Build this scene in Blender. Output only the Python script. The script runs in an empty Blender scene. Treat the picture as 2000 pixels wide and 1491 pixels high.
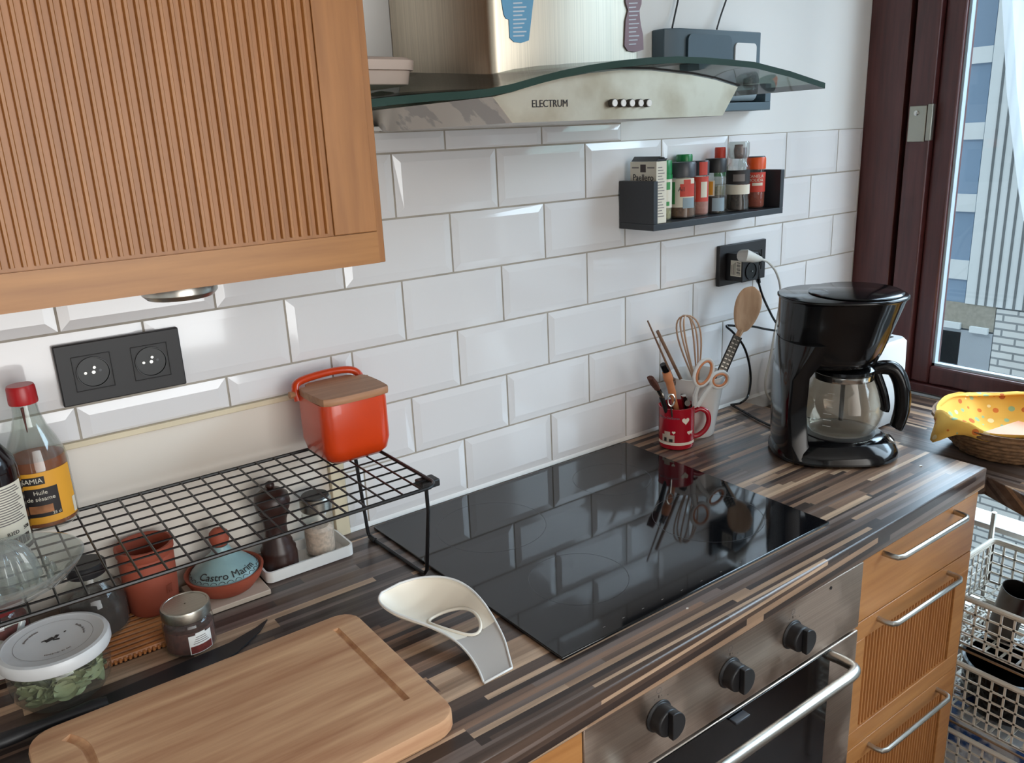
import bpy, bmesh, math, random
import numpy as np
from mathutils import Vector, Matrix, noise
random.seed(7)
S = bpy.context.scene
COL = S.collection
PI = math.pi

# ------------------------------------------------------------------ camera
RC = np.array([[0.8039910514680679, -0.592985495570439, -0.044346264804121904],
               [-0.203271882533229, -0.2039866401403967, -0.9576377145945882],
               [0.558819229206005, 0.7789465018123065, -0.28454071129133807]])
CP = np.array([-.7348, -1.1835, 1.5399])
FPX = 1603.1
cam = bpy.data.objects.new('camera', bpy.data.cameras.new('camera'))
COL.objects.link(cam)
m = Matrix(((RC[0][0], -RC[1][0], -RC[2][0], CP[0]), (RC[0][1], -RC[1][1], -RC[2][1], CP[1]),
            (RC[0][2], -RC[1][2], -RC[2][2], CP[2]), (0, 0, 0, 1)))
cam.matrix_world = m
cam.data.sensor_width = 36
cam.data.lens = FPX / 2000 * 36
cam.data.clip_start = .02
S.camera = cam


def at(ax, val, u, v):
    """world point seen at (u, v) of the 2000x1491 photograph on the plane axis=val"""
    d = RC.T @ np.array([(u - 1000) / FPX, (v - 745.5) / FPX, 1])
    i = 'xyz'.index(ax)
    t = (val - CP[i]) / d[i]
    return Vector(CP + t * d)


# ------------------------------------------------------------------ world, lights, exposure
W = bpy.data.worlds.new('world'); S.world = W
W.use_nodes = True
wn, wl = W.node_tree.nodes, W.node_tree.links
bg = wn['Background']
tc = wn.new('ShaderNodeTexCoord'); sep = wn.new('ShaderNodeSeparateXYZ')
wl.new(tc.outputs['Generated'], sep.inputs[0])
rmp = wn.new('ShaderNodeValToRGB')
mr = wn.new('ShaderNodeMapRange'); mr.inputs[1].default_value = -.6; mr.inputs[2].default_value = .9
wl.new(sep.outputs['X'], mr.inputs[0]); wl.new(mr.outputs[0], rmp.inputs[0])
rmp.color_ramp.elements[0].color = (1.0, .90, .80, 1)
rmp.color_ramp.elements[1].color = (.76, .90, 1.0, 1)
wl.new(rmp.outputs[0], bg.inputs[0])
mr2 = wn.new('ShaderNodeMapRange'); mr2.inputs[1].default_value = -.5; mr2.inputs[2].default_value = .8
mr2.inputs[3].default_value = 1.35; mr2.inputs[4].default_value = 22
wl.new(sep.outputs['X'], mr2.inputs[0]); wl.new(mr2.outputs[0], bg.inputs[1])

S.view_settings.view_transform = 'Standard'
S.view_settings.look = 'None'
S.view_settings.gamma = 1
S.view_settings.exposure = -0.6
S.view_settings.use_curve_mapping = False
S.cycles.use_denoising = True
S.cycles.max_bounces = 8
S.cycles.diffuse_bounces = 4
S.cycles.transparent_max_bounces = 16
S.cycles.caustics_reflective = False
S.cycles.caustics_refractive = False
S.cycles.sample_clamp_indirect = 6


def portal(name, loc, rot, sx, sy):
    l = bpy.data.lights.new(name, 'AREA'); l.shape = 'RECTANGLE'; l.size = sx; l.size_y = sy
    l.cycles.is_portal = True
    o = bpy.data.objects.new(name, l); COL.objects.link(o); o.location = loc; o.rotation_euler = rot


portal('window_portal', (1.36, -.95, 1.3), (0, PI / 2, 0), 2.0, 1.6)
portal('rear_window_portal', (-.5, -3.1, 1.45), (PI / 2, 0, 0), 2.0, 1.7)
sun = bpy.data.lights.new('sun', 'SUN'); sun.energy = 1.7; sun.angle = .01; sun.color = (1, .96, .9)
so = bpy.data.objects.new('sun', sun); COL.objects.link(so)
so.rotation_euler = Vector((-.62, .30, .72)).to_track_quat('Z', 'Y').to_euler()


# ------------------------------------------------------------------ materials
def lin(c):
    return tuple(((x / 255) / 12.92 if x / 255 <= .04045 else ((x / 255 + .055) / 1.055) ** 2.4) for x in c) + (1,)


def newmat(name):
    M = bpy.data.materials.new(name); M.use_nodes = True
    nt = M.node_tree
    return M, nt.nodes, nt.links, nt.nodes['Principled BSDF']


def objmap(n, l, scale=(1, 1, 1), rot=(0, 0, 0)):
    t = n.new('ShaderNodeTexCoord'); mp = n.new('ShaderNodeMapping')
    mp.inputs['Scale'].default_value = scale; mp.inputs['Rotation'].default_value = rot
    l.new(t.outputs['Object'], mp.inputs[0])
    return mp.outputs[0]


def noisemix(n, l, vec, c1, c2, scale=5, detail=4, lo=.35, hi=.65):
    nz = n.new('ShaderNodeTexNoise'); nz.inputs['Scale'].default_value = scale; nz.inputs['Detail'].default_value = detail
    l.new(vec, nz.inputs['Vector'])
    r = n.new('ShaderNodeValToRGB'); r.color_ramp.elements[0].position = lo; r.color_ramp.elements[1].position = hi
    r.color_ramp.elements[0].color = c1; r.color_ramp.elements[1].color = c2
    l.new(nz.outputs['Fac'], r.inputs[0])
    return r.outputs[0], nz


def plain(name, rgb, rough=.5, metal=0, var=.08, vs=12, coat=0, bump=0, spec=None, trans=0):
    M, n, l, b = newmat(name)
    c = lin(rgb)
    if var:
        c2 = tuple(x * (1 - var) for x in c[:3]) + (1,)
        o, nz = noisemix(n, l, objmap(n, l), c2, c, vs)
        l.new(o, b.inputs['Base Color'])
        if bump:
            bp = n.new('ShaderNodeBump'); bp.inputs['Strength'].default_value = bump; bp.inputs['Distance'].default_value = .001
            l.new(nz.outputs['Fac'], bp.inputs['Height']); l.new(bp.outputs[0], b.inputs['Normal'])
    else:
        b.inputs['Base Color'].default_value = c
    b.inputs['Roughness'].default_value = rough; b.inputs['Metallic'].default_value = metal
    b.inputs['Coat Weight'].default_value = coat
    if spec is not None: b.inputs['Specular IOR Level'].default_value = spec
    if trans: b.inputs['Transmission Weight'].default_value = trans
    return M


def wood(name, c1, c2, axis='x', rough=.45, sc=1, coat=0):
    M, n, l, b = newmat(name)
    s = {'x': (3, 40, 40), 'y': (40, 3, 40), 'z': (40, 40, 3)}[axis]
    v = objmap(n, l, tuple(k * sc for k in s))
    o, nz = noisemix(n, l, v, lin(c1), lin(c2), 2.2, 6, .3, .7)
    l.new(o, b.inputs['Base Color']); b.inputs['Roughness'].default_value = rough
    b.inputs['Coat Weight'].default_value = coat
    bp = n.new('ShaderNodeBump'); bp.inputs['Strength'].default_value = .15; bp.inputs['Distance'].default_value = .0008
    l.new(nz.outputs['Fac'], bp.inputs['Height']); l.new(bp.outputs[0], b.inputs['Normal'])
    return M


def steel(name, rgb=(178, 172, 165), rough=.32, axis='x', blot=0):
    M, n, l, b = newmat(name)
    s = {'x': (2, 300, 300), 'z': (300, 300, 2), 'y': (300, 2, 300)}[axis]
    o, nz = noisemix(n, l, objmap(n, l, s), tuple(x * .86 for x in lin(rgb)[:3]) + (1,), lin(rgb), 1.5, 3)
    l.new(o, b.inputs['Base Color']); b.inputs['Metallic'].default_value = 1
    if blot:
        o2, nz2 = noisemix(n, l, objmap(n, l), (rough,) * 3 + (1,), (min(rough + .25, 1),) * 3 + (1,), blot, 4, .45, .6)
        l.new(o2, b.inputs['Roughness'])
    else:
        b.inputs['Roughness'].default_value = rough
    return M


def glassy(name, tint=(255, 255, 255), refl=1.0, rough=0.0, body=0.0, bodyc=(200, 200, 200)):
    """clear pane or jar: transparent with fresnel gloss, optionally a little of its own colour"""
    M = bpy.data.materials.new(name); M.use_nodes = True
    n, l = M.node_tree.nodes, M.node_tree.links
    n.clear()
    out = n.new('ShaderNodeOutputMaterial'); t = n.new('ShaderNodeBsdfTransparent'); t.inputs[0].default_value = lin(tint)
    g = n.new('ShaderNodeBsdfGlossy'); g.inputs['Roughness'].default_value = rough; g.inputs[0].default_value = (refl,) * 3 + (1,)
    f = n.new('ShaderNodeFresnel'); gm_ = n.new('ShaderNodeNewGeometry'); ir = n.new('ShaderNodeMapRange')
    ir.inputs[3].default_value = 1.45; ir.inputs[4].default_value = 1 / 1.45   # same sheen from either side of the glass
    l.new(gm_.outputs['Backfacing'], ir.inputs[0]); l.new(ir.outputs[0], f.inputs[0])
    a = t.outputs[0]
    if body:
        d = n.new('ShaderNodeBsdfDiffuse'); d.inputs[0].default_value = lin(bodyc)
        mx = n.new('ShaderNodeMixShader'); mx.inputs[0].default_value = body
        l.new(a, mx.inputs[1]); l.new(d.outputs[0], mx.inputs[2]); a = mx.outputs[0]
    mx = n.new('ShaderNodeMixShader'); l.new(f.outputs[0], mx.inputs[0]); l.new(a, mx.inputs[1]); l.new(g.outputs[0], mx.inputs[2])
    l.new(mx.outputs[0], out.inputs[0])
    return M


def voile(name):
    M = bpy.data.materials.new(name); M.use_nodes = True
    n, l = M.node_tree.nodes, M.node_tree.links; n.clear()
    out = n.new('ShaderNodeOutputMaterial'); t = n.new('ShaderNodeBsdfTransparent')
    d = n.new('ShaderNodeBsdfDiffuse'); d.inputs[0].default_value = lin((238, 242, 244))
    r = n.new('ShaderNodeBsdfTranslucent'); r.inputs[0].default_value = lin((232, 238, 240))
    a = n.new('ShaderNodeMixShader'); a.inputs[0].default_value = .5; l.new(d.outputs[0], a.inputs[1]); l.new(r.outputs[0], a.inputs[2])
    b = n.new('ShaderNodeMixShader'); b.inputs[0].default_value = .78; l.new(t.outputs[0], b.inputs[1]); l.new(a.outputs[0], b.inputs[2])
    l.new(b.outputs[0], out.inputs[0])
    return M


def laminate(name, along='x', rough=.3):
    """narrow staves of random length and brown"""
    M, n, l, b = newmat(name)
    t = n.new('ShaderNodeTexCoord'); sp = n.new('ShaderNodeSeparateXYZ'); l.new(t.outputs['Object'], sp.inputs[0])
    A, B = (sp.outputs['X'], sp.outputs['Y']) if along == 'x' else (sp.outputs['Y'], sp.outputs['X'])

    def mt(op, a, bb=None, c=None):
        k = n.new('ShaderNodeMath'); k.operation = op
        for i, q in enumerate((a, bb, c)):
            if q is None: continue
            if isinstance(q, (int, float)): k.inputs[i].default_value = q
            else: l.new(q, k.inputs[i])
        return k.outputs[0]

    def layer(h, L, off):
        # z joins in so that the front edge carries on in staves too
        row = mt('FLOOR', mt('DIVIDE', mt('SUBTRACT', mt('ADD', B, off), mt('MULTIPLY', sp.outputs['Z'], .9)), h))
        w1 = n.new('ShaderNodeTexWhiteNoise'); w1.noise_dimensions = '1D'; l.new(row, w1.inputs['W'])
        cell = mt('FLOOR', mt('DIVIDE', mt('ADD', A, mt('MULTIPLY', w1.outputs['Value'], 7.3)), L))
        w2 = n.new('ShaderNodeTexWhiteNoise'); w2.noise_dimensions = '2D'
        cb = n.new('ShaderNodeCombineXYZ'); l.new(row, cb.inputs[0]); l.new(cell, cb.inputs[1]); l.new(cb.outputs[0], w2.inputs['Vector'])
        return w2.outputs['Value']
    v1 = layer(.0175, .46, 5.0); v2 = layer(.0085, .33, 9.0)
    sel = mt('GREATER_THAN', layer(.035, .42, 3.0), .55)
    mixv = mt('ADD', mt('MULTIPLY', v1, mt('SUBTRACT', 1, sel)), mt('MULTIPLY', v2, sel))
    r = n.new('ShaderNodeValToRGB'); r.color_ramp.interpolation = 'CONSTANT'
    cols = [(60, 48, 43), (112, 88, 74), (78, 66, 61), (140, 110, 90), (166, 134, 108), (88, 70, 60), (116, 100, 92), (192, 160, 132), (62, 50, 45), (100, 80, 68)]
    e = r.color_ramp.elements
    e[0].color = lin(cols[0]); e[1].position = 1 / len(cols); e[1].color = lin(cols[1])
    for i in range(2, len(cols)):
        k = e.new(i / len(cols)); k.color = lin(cols[i])
    l.new(mixv, r.inputs[0])
    s = (4, 90, 60) if along == 'x' else (90, 4, 60)
    o, nz = noisemix(n, l, objmap(n, l, s), (.55, .55, .55, 1), (1.12, 1.12, 1.12, 1), 1.6, 5, .25, .7)
    mx = n.new('ShaderNodeMix'); mx.data_type = 'RGBA'; mx.blend_type = 'MULTIPLY'; mx.inputs[0].default_value = 1
    l.new(r.outputs[0], mx.inputs[6]); l.new(o, mx.inputs[7]); l.new(mx.outputs[2], b.inputs['Base Color'])
    b.inputs['Roughness'].default_value = rough
    bp = n.new('ShaderNodeBump'); bp.inputs['Strength'].default_value = .08; bp.inputs['Distance'].default_value = .001
    l.new(nz.outputs['Fac'], bp.inputs['Height']); l.new(bp.outputs[0], b.inputs['Normal'])
    return M


def stained(name, base, stain, scale, lo, hi, rough=.3, metal=1):
    M, n, l, b = newmat(name)
    o, nz = noisemix(n, l, objmap(n, l), lin(base), lin(stain), scale, 5, lo, hi)
    l.new(o, b.inputs['Base Color']); b.inputs['Roughness'].default_value = rough; b.inputs['Metallic'].default_value = metal
    return M


def dotted(name, base, dots, scale=45, rad=.28):
    M, n, l, b = newmat(name)
    vo = n.new('ShaderNodeTexVoronoi'); vo.inputs['Scale'].default_value = scale; vo.inputs['Randomness'].default_value = .35
    l.new(objmap(n, l), vo.inputs['Vector'])
    lt = n.new('ShaderNodeMath'); lt.operation = 'LESS_THAN'; lt.inputs[1].default_value = rad
    l.new(vo.outputs['Distance'], lt.inputs[0])
    sp = n.new('ShaderNodeSeparateColor'); l.new(vo.outputs['Color'], sp.inputs[0])
    r = n.new('ShaderNodeValToRGB'); r.color_ramp.interpolation = 'CONSTANT'
    e = r.color_ramp.elements; e[0].color = lin(dots[0]); e[1].position = 1 / len(dots); e[1].color = lin(dots[1])
    for i in range(2, len(dots)):
        k = e.new(i / len(dots)); k.color = lin(dots[i])
    l.new(sp.outputs[0], r.inputs[0])
    mx = n.new('ShaderNodeMix'); mx.data_type = 'RGBA'; mx.inputs[6].default_value = lin(base)
    l.new(lt.outputs[0], mx.inputs[0]); l.new(r.outputs[0], mx.inputs[7]); l.new(mx.outputs[2], b.inputs['Base Color'])
    b.inputs['Roughness'].default_value = .9
    b.inputs['Subsurface Weight'].default_value = 0
    return M


M = {
 'plaster': plain('plaster', (226, 225, 222), .75, var=.04, vs=3, bump=.1),
 'cream': plain('cream_paint', (222, 214, 203), .55, var=.04, vs=3),
 'tile': plain('tile_glaze', (226, 224, 224), .09, var=.03, vs=4, coat=.3),
 'grout': plain('grout', (172, 164, 152), .9, var=.2, vs=25),
 'trim': plain('yellowed_trim', (222, 208, 178), .55, var=.1),
 'white': plain('white_paint', (232, 230, 226), .5, var=.04),
 'floor': wood('floor_wood', (84, 62, 48), (110, 84, 64), 'x', .5),
 'beechx': wood('beech_x', (150, 98, 48), (174, 120, 64), 'x', .42),
 'beechz': wood('beech_z', (146, 94, 46), (168, 112, 60), 'z', .42),
 'beechd': wood('beech_drawer', (164, 108, 58), (184, 128, 74), 'x', .4),
 'beechdz': wood('beech_drawer_z', (160, 104, 56), (180, 124, 72), 'z', .4),
 'lamx': laminate('worktop_laminate', 'x'),
 'lamy': laminate('sill_laminate', 'y'),
 'board': wood('board_wood', (168, 118, 84), (210, 166, 126), 'x', .65, .8),
 'mahog': wood('window_wood', (70, 34, 33), (92, 48, 46), 'z', .35, 1, .2),
 'dark': plain('dark_gap', (22, 17, 17), .8),
 'hob': plain('hob_glass', (14, 14, 16), .05, var=0, coat=.0, spec=.6),
 'steel': steel('oven_steel', (186, 168, 154), .34, 'x', 9),
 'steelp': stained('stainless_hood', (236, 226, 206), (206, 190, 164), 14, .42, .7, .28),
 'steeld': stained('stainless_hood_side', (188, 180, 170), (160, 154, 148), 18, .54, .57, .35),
 'chim': steel('chimney_steel', (222, 212, 194), .42, 'z'),
 'chrome': plain('chrome', (205, 203, 198), .15, 1, var=0),
 'satin': plain('satin_metal', (196, 192, 184), .3, 1, var=.05),
 'blackp': plain('black_plastic', (12, 12, 14), .12, var=0, coat=.0, spec=.42),
 'blackm': plain('black_matt', (27, 26, 28), .45, var=.1),
 'blackw': plain('black_wire', (20, 19, 20), .35, var=0),
 'darkgrey': plain('anthracite_lacquer', (44, 47, 52), .4, var=.08),
 'socket': plain('socket_black', (34, 32, 33), .5, var=.06),
 'orange': plain('orange_glaze', (206, 62, 16), .3, var=.06, coat=.3),
 'lidwood': wood('lid_wood', (150, 102, 70), (178, 130, 94), 'x', .5),
 'spoonwood': wood('spoon_wood', (190, 146, 110), (212, 170, 134), 'z', .6),
 'terra': plain('terracotta', (156, 74, 52), .7, var=.15, bump=.3),
 'teal': plain('teal_glaze', (134, 164, 166), .3, var=.12, vs=40),
 'millwood': plain('mill_wood', (52, 30, 25), .35, var=.15, vs=20),
 'porcelain': plain('porcelain', (228, 226, 222), .2, var=.02, coat=.2),
 'ivory': plain('ivory_plastic', (232, 222, 205), .35, var=.02),
 'ivory_thin': glassy('frosted_plastic', (225, 222, 218), .5, .25, .72, (206, 198, 190)),
 'stone': plain('trivet_tile', (196, 178, 160), .5, var=.08),
 'cane': plain('cane', (176, 112, 62), .5, var=.25, vs=60),
 'redcap': plain('red_cap', (176, 28, 32), .35, var=.05),
 'redmug': plain('red_mug', (172, 22, 40), .22, var=.04, coat=.4),
 'glass': glassy('jar_glass', (244, 246, 244), .9, .02, .04, (200, 200, 194)),
 'glassc': glassy('carafe_glass', (246, 243, 238), 1, 0, .008, (190, 180, 172)),
 'glassj': glassy('juicer_glass', (226, 230, 228), 1, .03, .16, (224, 226, 224)),
 'pane': glassy('window_glass', (238, 246, 252), .6),
 'hoodglass': glassy('hood_glass', (196, 210, 204), .55, .03, .10, (176, 180, 174)),
 'hoodedge': plain('hood_glass_edge', (42, 66, 60), .15, var=.2, vs=8),
 'oil': glassy('sesame_oil', (220, 140, 74), .5, 0, .55, (186, 96, 36)),
 'soy': plain('soy_sauce', (26, 15, 15), .1, var=0),
 'yellowlab': plain('yellow_label', (226, 160, 48), .55, var=.06),
 'creamlab': plain('cream_label', (222, 214, 196), .6, var=.04),
 'ink': plain('ink', (36, 30, 30), .6, var=0),
 'inkgrey': plain('ink_grey', (120, 112, 108), .6, var=0),
 'food': plain('food_picture', (176, 116, 74), .6, var=.5, vs=60),
 'leaf': plain('bay_leaf', (156, 162, 122), .6, var=.3, vs=20),
 'leafd': plain('bay_leaf_dark', (92, 98, 66), .6, var=.25, vs=20),
 'darkfood': plain('dark_tea', (46, 30, 22), .7, var=.5, vs=60),
 'salt': plain('coarse_salt', (228, 202, 184), .6, var=.3, vs=180),
 'redfood': plain('red_spice', (120, 44, 38), .8, var=.4, vs=150),
 'sumac': plain('dried_berries', (96, 52, 44), .8, var=.5, vs=150),
 'whitelid': plain('white_tin_lid', (206, 206, 206), .35, var=.06, vs=30),
 'whiteish': plain('white_plastic', (222, 222, 220), .35, var=.02),
 'pinkbox': plain('pale_plastic', (206, 186, 174), .5, var=.04),
 'bluegrey': plain('blue_grey_plastic', (74, 92, 102), .45, var=.06),
 'bluegreyd': plain('blue_grey_dark', (54, 72, 82), .4, var=.06),
 'paleroll': plain('pale_blue_roll', (142, 158, 166), .6, var=.05),
 'bluemag': plain('blue_magnet', (96, 152, 186), .5, var=.08),
 'mauvemag': plain('mauve_magnet', (134, 112, 122), .5, var=.08),
 'magtext': plain('magnet_text', (186, 196, 206), .6, var=0),
 'wicker': plain('wicker', (150, 112, 78), .75, var=.5, vs=90, bump=.8),
 'cloth': dotted('dotted_cloth', (240, 186, 84), [(222, 120, 50), (160, 190, 150), (250, 226, 170), (206, 110, 50)], 46, .3),
 'green': plain('green_cap', (18, 128, 66), .3, var=.04),
 'greenlab': plain('green_label', (62, 148, 78), .5, var=.2, vs=80),
 'redlab': plain('red_label', (204, 62, 44), .5, var=.1),
 'orangecap': plain('orange_cap', (226, 84, 24), .35, var=.04),
 'brownspice': plain('brown_spice', (120, 84, 60), .9, var=.4, vs=200),
 'peppercorn': plain('peppercorns', (70, 56, 48), .8, var=.7, vs=220),
 'herbs': plain('herbs', (176, 168, 128), .9, var=.4, vs=200),
 'pinkspice': plain('pink_spice', (196, 140, 130), .9, var=.2, vs=200),
 'redspice': plain('paprika', (150, 64, 40), .9, var=.2, vs=200),
 'greycap': plain('grey_cap', (66, 68, 74), .35, var=.05),
 'zester': plain('grater_steel', (120, 118, 114), .4, 1, var=.5, vs=300),
 'bristle': plain('bristle', (96, 54, 40), .8, var=.4, vs=200),
 'handleor': plain('salmon_grip', (206, 132, 88), .5, var=.04),
 'chopstick': wood('chopstick_wood', (112, 84, 66), (140, 108, 86), 'z', .5),
 'copper': plain('whisk_wire', (186, 150, 122), .4, var=0),
 'cordw': plain('white_cord', (200, 196, 188), .5, var=0),
 'basketw': plain('white_basket', (224, 218, 206), .45, var=.03),
 'bluebox': stained('blue_white_box', (226, 232, 240), (48, 92, 160), 7, .5, .54, .5, 0),
 'redpack': plain('red_packet', (140, 40, 40), .5, var=.5, vs=14),
 'curtain': voile('curtain_voile'),
 'fac': plain('facade_render', (140, 154, 166), .9, var=.06, vs=1),
 'facl': plain('facade_pale', (186, 200, 208), .9, var=.04, vs=1),
 'facg': plain('facade_grey', (92, 102, 108), .9, var=.06, vs=1),
 'facwin': plain('facade_glazing', (110, 138, 166), .3, var=.15, vs=.8),
 'facstone': plain('facade_stone', (136, 138, 130), .9, var=.2, vs=30),
 'silvercap': steel('tin_lid', (176, 172, 162), .35, 'x'),
 'hinge': plain('hinge_steel', (170, 168, 156), .35, 1, var=.1),
 'pan': plain('pan_steel', (120, 112, 106), .35, 1, var=.2),
 'crumb': plain('crumb', (222, 214, 204), .7, var=0),
}


def brickmat():
    Mt, n, l, b = newmat('facade_brick')
    br = n.new('ShaderNodeTexBrick'); br.inputs['Scale'].default_value = 1
    br.inputs['Color1'].default_value = lin((186, 196, 200)); br.inputs['Color2'].default_value = lin((178, 188, 192))
    br.inputs['Mortar'].default_value = lin((112, 122, 128)); br.inputs['Mortar Size'].default_value = .012
    br.inputs['Brick Width'].default_value = .30; br.inputs['Row Height'].default_value = .085
    sp = n.new('ShaderNodeSeparateXYZ'); cb = n.new('ShaderNodeCombineXYZ'); t = n.new('ShaderNodeTexCoord')
    l.new(t.outputs['Object'], sp.inputs[0]); l.new(sp.outputs['Y'], cb.inputs[0]); l.new(sp.outputs['Z'], cb.inputs[1])
    l.new(cb.outputs[0], br.inputs['Vector']); l.new(br.outputs['Color'], b.inputs['Base Color']); b.inputs['Roughness'].default_value = .9
    return Mt


M['brick'] = brickmat()


# ------------------------------------------------------------------ mesh helpers
class MB:
    def __init__(s):
        s.bm = bmesh.new()

    def box(s, x0, x1, y0, y1, z0, z1, rot=0, c=None):
        r = bmesh.ops.create_cube(s.bm, size=1)['verts']
        for v in r:
            v.co = Vector(((x0 + x1) / 2 + v.co.x * (x1 - x0), (y0 + y1) / 2 + v.co.y * (y1 - y0), (z0 + z1) / 2 + v.co.z * (z1 - z0)))
        if rot:
            bmesh.ops.rotate(s.bm, verts=r, cent=c or ((x0 + x1) / 2, (y0 + y1) / 2, (z0 + z1) / 2), matrix=Matrix.Rotation(rot, 3, 'Z'))
        return s

    def loft(s, rings, cap0=True, cap1=True, closed=True):
        """rings: lists of points with equal count"""
        vs = [[s.bm.verts.new(p) for p in r] for r in rings]
        k = len(vs[0])
        for a, b in zip(vs, vs[1:]):
            for i in range(k if closed else k - 1):
                j = (i + 1) % k
                s.bm.faces.new((a[i], a[j], b[j], b[i]))
        if closed and cap0: s.bm.faces.new(list(reversed(vs[0])))
        if closed and cap1: s.bm.faces.new(vs[-1])
        return s

    def lathe(s, prof, cx=0, cy=0, seg=32, cap0=True, cap1=True, flute=None):
        rings = []
        for r, z in prof:
            rings.append([(cx + r * math.cos(2 * PI * i / seg), cy + r * math.sin(2 * PI * i / seg), z) for i in range(seg)])
        return s.loft(rings, cap0, cap1)

    def tube(s, pts, r, seg=8, cyclic=False, flat=1.0, up=None):
        pts = [Vector(p) for p in pts]
        n = len(pts); rs = r if isinstance(r, (list, tuple)) else [r] * n
        rings = []; prev = None
        for i, p in enumerate(pts):
            if cyclic: t = (pts[(i + 1) % n] - pts[i - 1])
            else: t = (pts[min(i + 1, n - 1)] - pts[max(i - 1, 0)])
            t.normalize()
            if prev is None:
                a = Vector(up) if up else (Vector((0, 0, 1)) if abs(t.z) < .9 else Vector((1, 0, 0)))
            else: a = prev
            u = (a - t * a.dot(t)).normalized(); w = t.cross(u); prev = u
            rings.append([p + (u * math.cos(2 * PI * k / seg) * rs[i] * flat + w * math.sin(2 * PI * k / seg) * rs[i]) for k in range(seg)])
        if cyclic:
            rings.append(rings[0])
            vs = [[s.bm.verts.new(q) for q in rg] for rg in rings[:-1]]
            vs.append(vs[0])
            for a, b in zip(vs, vs[1:]):
                for k in range(seg):
                    j = (k + 1) % seg; s.bm.faces.new((a[k], a[j], b[j], b[k]))
            return s
        return s.loft(rings)

    def prism(s, pts, d):
        """extrude a polygon (list of 3D points) by vector d"""
        d = Vector(d); a = [Vector(p) for p in pts]
        return s.loft([a, [p + d for p in a]])

    def cpatch(s, r, a0, a1, z0, z1, cx=0, cy=0, th=.0003, seg=10):
        o = [[(cx + q * math.cos(a0 + (a1 - a0) * i / seg), cy + q * math.sin(a0 + (a1 - a0) * i / seg), z) for i in range(seg + 1)]
             for q, z in ((r, z0), (r + th, z0), (r + th, z1), (r, z1), (r, z0))]
        s.loft(o, closed=False)
        return s

    def merge(s):
        bmesh.ops.remove_doubles(s.bm, verts=s.bm.verts, dist=1e-6); return s


def tag(o, label=None, cat=None, group=None, kind=None):
    if label: o['label'] = label
    if cat: o['category'] = cat
    if group: o['group'] = group
    if kind: o['kind'] = kind
    return o


def build(name, mb, mat, parent=None, bevel=0, smooth=35, mats=None, bseg=2):
    bmesh.ops.recalc_face_normals(mb.bm, faces=mb.bm.faces)
    me = bpy.data.meshes.new(name); mb.bm.to_mesh(me); mb.bm.free()
    for q in (mats or [mat]): me.materials.append(M[q] if isinstance(q, str) else q)
    o = bpy.data.objects.new(name, me); COL.objects.link(o)
    if smooth:
        for p in me.polygons: p.use_smooth = True
        me.set_sharp_from_angle(angle=math.radians(smooth))
    if bevel:
        b = o.modifiers.new('bevel', 'BEVEL'); b.width = bevel; b.segments = bseg; b.limit_method = 'ANGLE'; b.angle_limit = .6
        b.harden_normals = False
    if parent: o.parent = parent
    return o


def thing(name, label, cat, loc=(0, 0, 0), rz=0, group=None):
    o = bpy.data.objects.new(name, None); COL.objects.link(o); o.location = loc; o.rotation_euler = (0, 0, rz)
    o.empty_display_size = .05
    return tag(o, label, cat, group)


def struct(name, mb, mat, parent=None, **k):
    o = build(name, mb, mat, parent, **k)
    if not parent: o['kind'] = 'structure'
    return o


def text(name, s, size, mat, parent, loc=(0, 0, 0), rot=(0, 0, 0), cyl=None, ext=.0002, sx=1.0):
    cu = bpy.data.curves.new('t', 'FONT'); cu.body = s; cu.size = size; cu.align_x = 'CENTER'; cu.align_y = 'CENTER'; cu.extrude = ext
    cu.resolution_u = 3
    tmp = bpy.data.objects.new('t', cu); COL.objects.link(tmp)
    bpy.context.view_layer.update()
    me = bpy.data.meshes.new_from_object(tmp.evaluated_get(bpy.context.evaluated_depsgraph_get()))
    bpy.data.objects.remove(tmp)
    me.name = name
    for v in me.vertices: v.co.x *= sx
    if cyl:
        r, a, z = cyl
        for v in me.vertices:
            rr = r + .0004 + v.co.z; an = a + v.co.x / r
            v.co = Vector((rr * math.cos(an), rr * math.sin(an), z + v.co.y))
    me.materials.clear(); me.materials.append(M[mat])
    o = bpy.data.objects.new(name, me); COL.objects.link(o); o.location = loc; o.rotation_euler = rot
    if parent: o.parent = parent
    return o


def facing(x, y):
    return math.atan2(CP[1] - y, CP[0] - x)


def rrect(x0, x1, y0, y1, r, z, k=5):
    pts = []
    for cx, cy, a in ((x1 - r, y1 - r, 0), (x0 + r, y1 - r, PI / 2), (x0 + r, y0 + r, PI), (x1 - r, y0 + r, 1.5 * PI)):
        for i in range(k + 1):
            t = a + PI / 2 * i / k
            pts.append((cx + r * math.cos(t), cy + r * math.sin(t), z))
    return pts


def sell(cx, cy, a, b, z, e=2.0, seg=40, rot=0):
    """superellipse ring"""
    o = []
    for i in range(seg):
        t = 2 * PI * i / seg; c, s_ = math.cos(t), math.sin(t)
        x = a * math.copysign(abs(c) ** (2 / e), c); y = b * math.copysign(abs(s_) ** (2 / e), s_)
        o.append((cx + x * math.cos(rot) - y * math.sin(rot), cy + x * math.sin(rot) + y * math.cos(rot), z))
    return o


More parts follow.
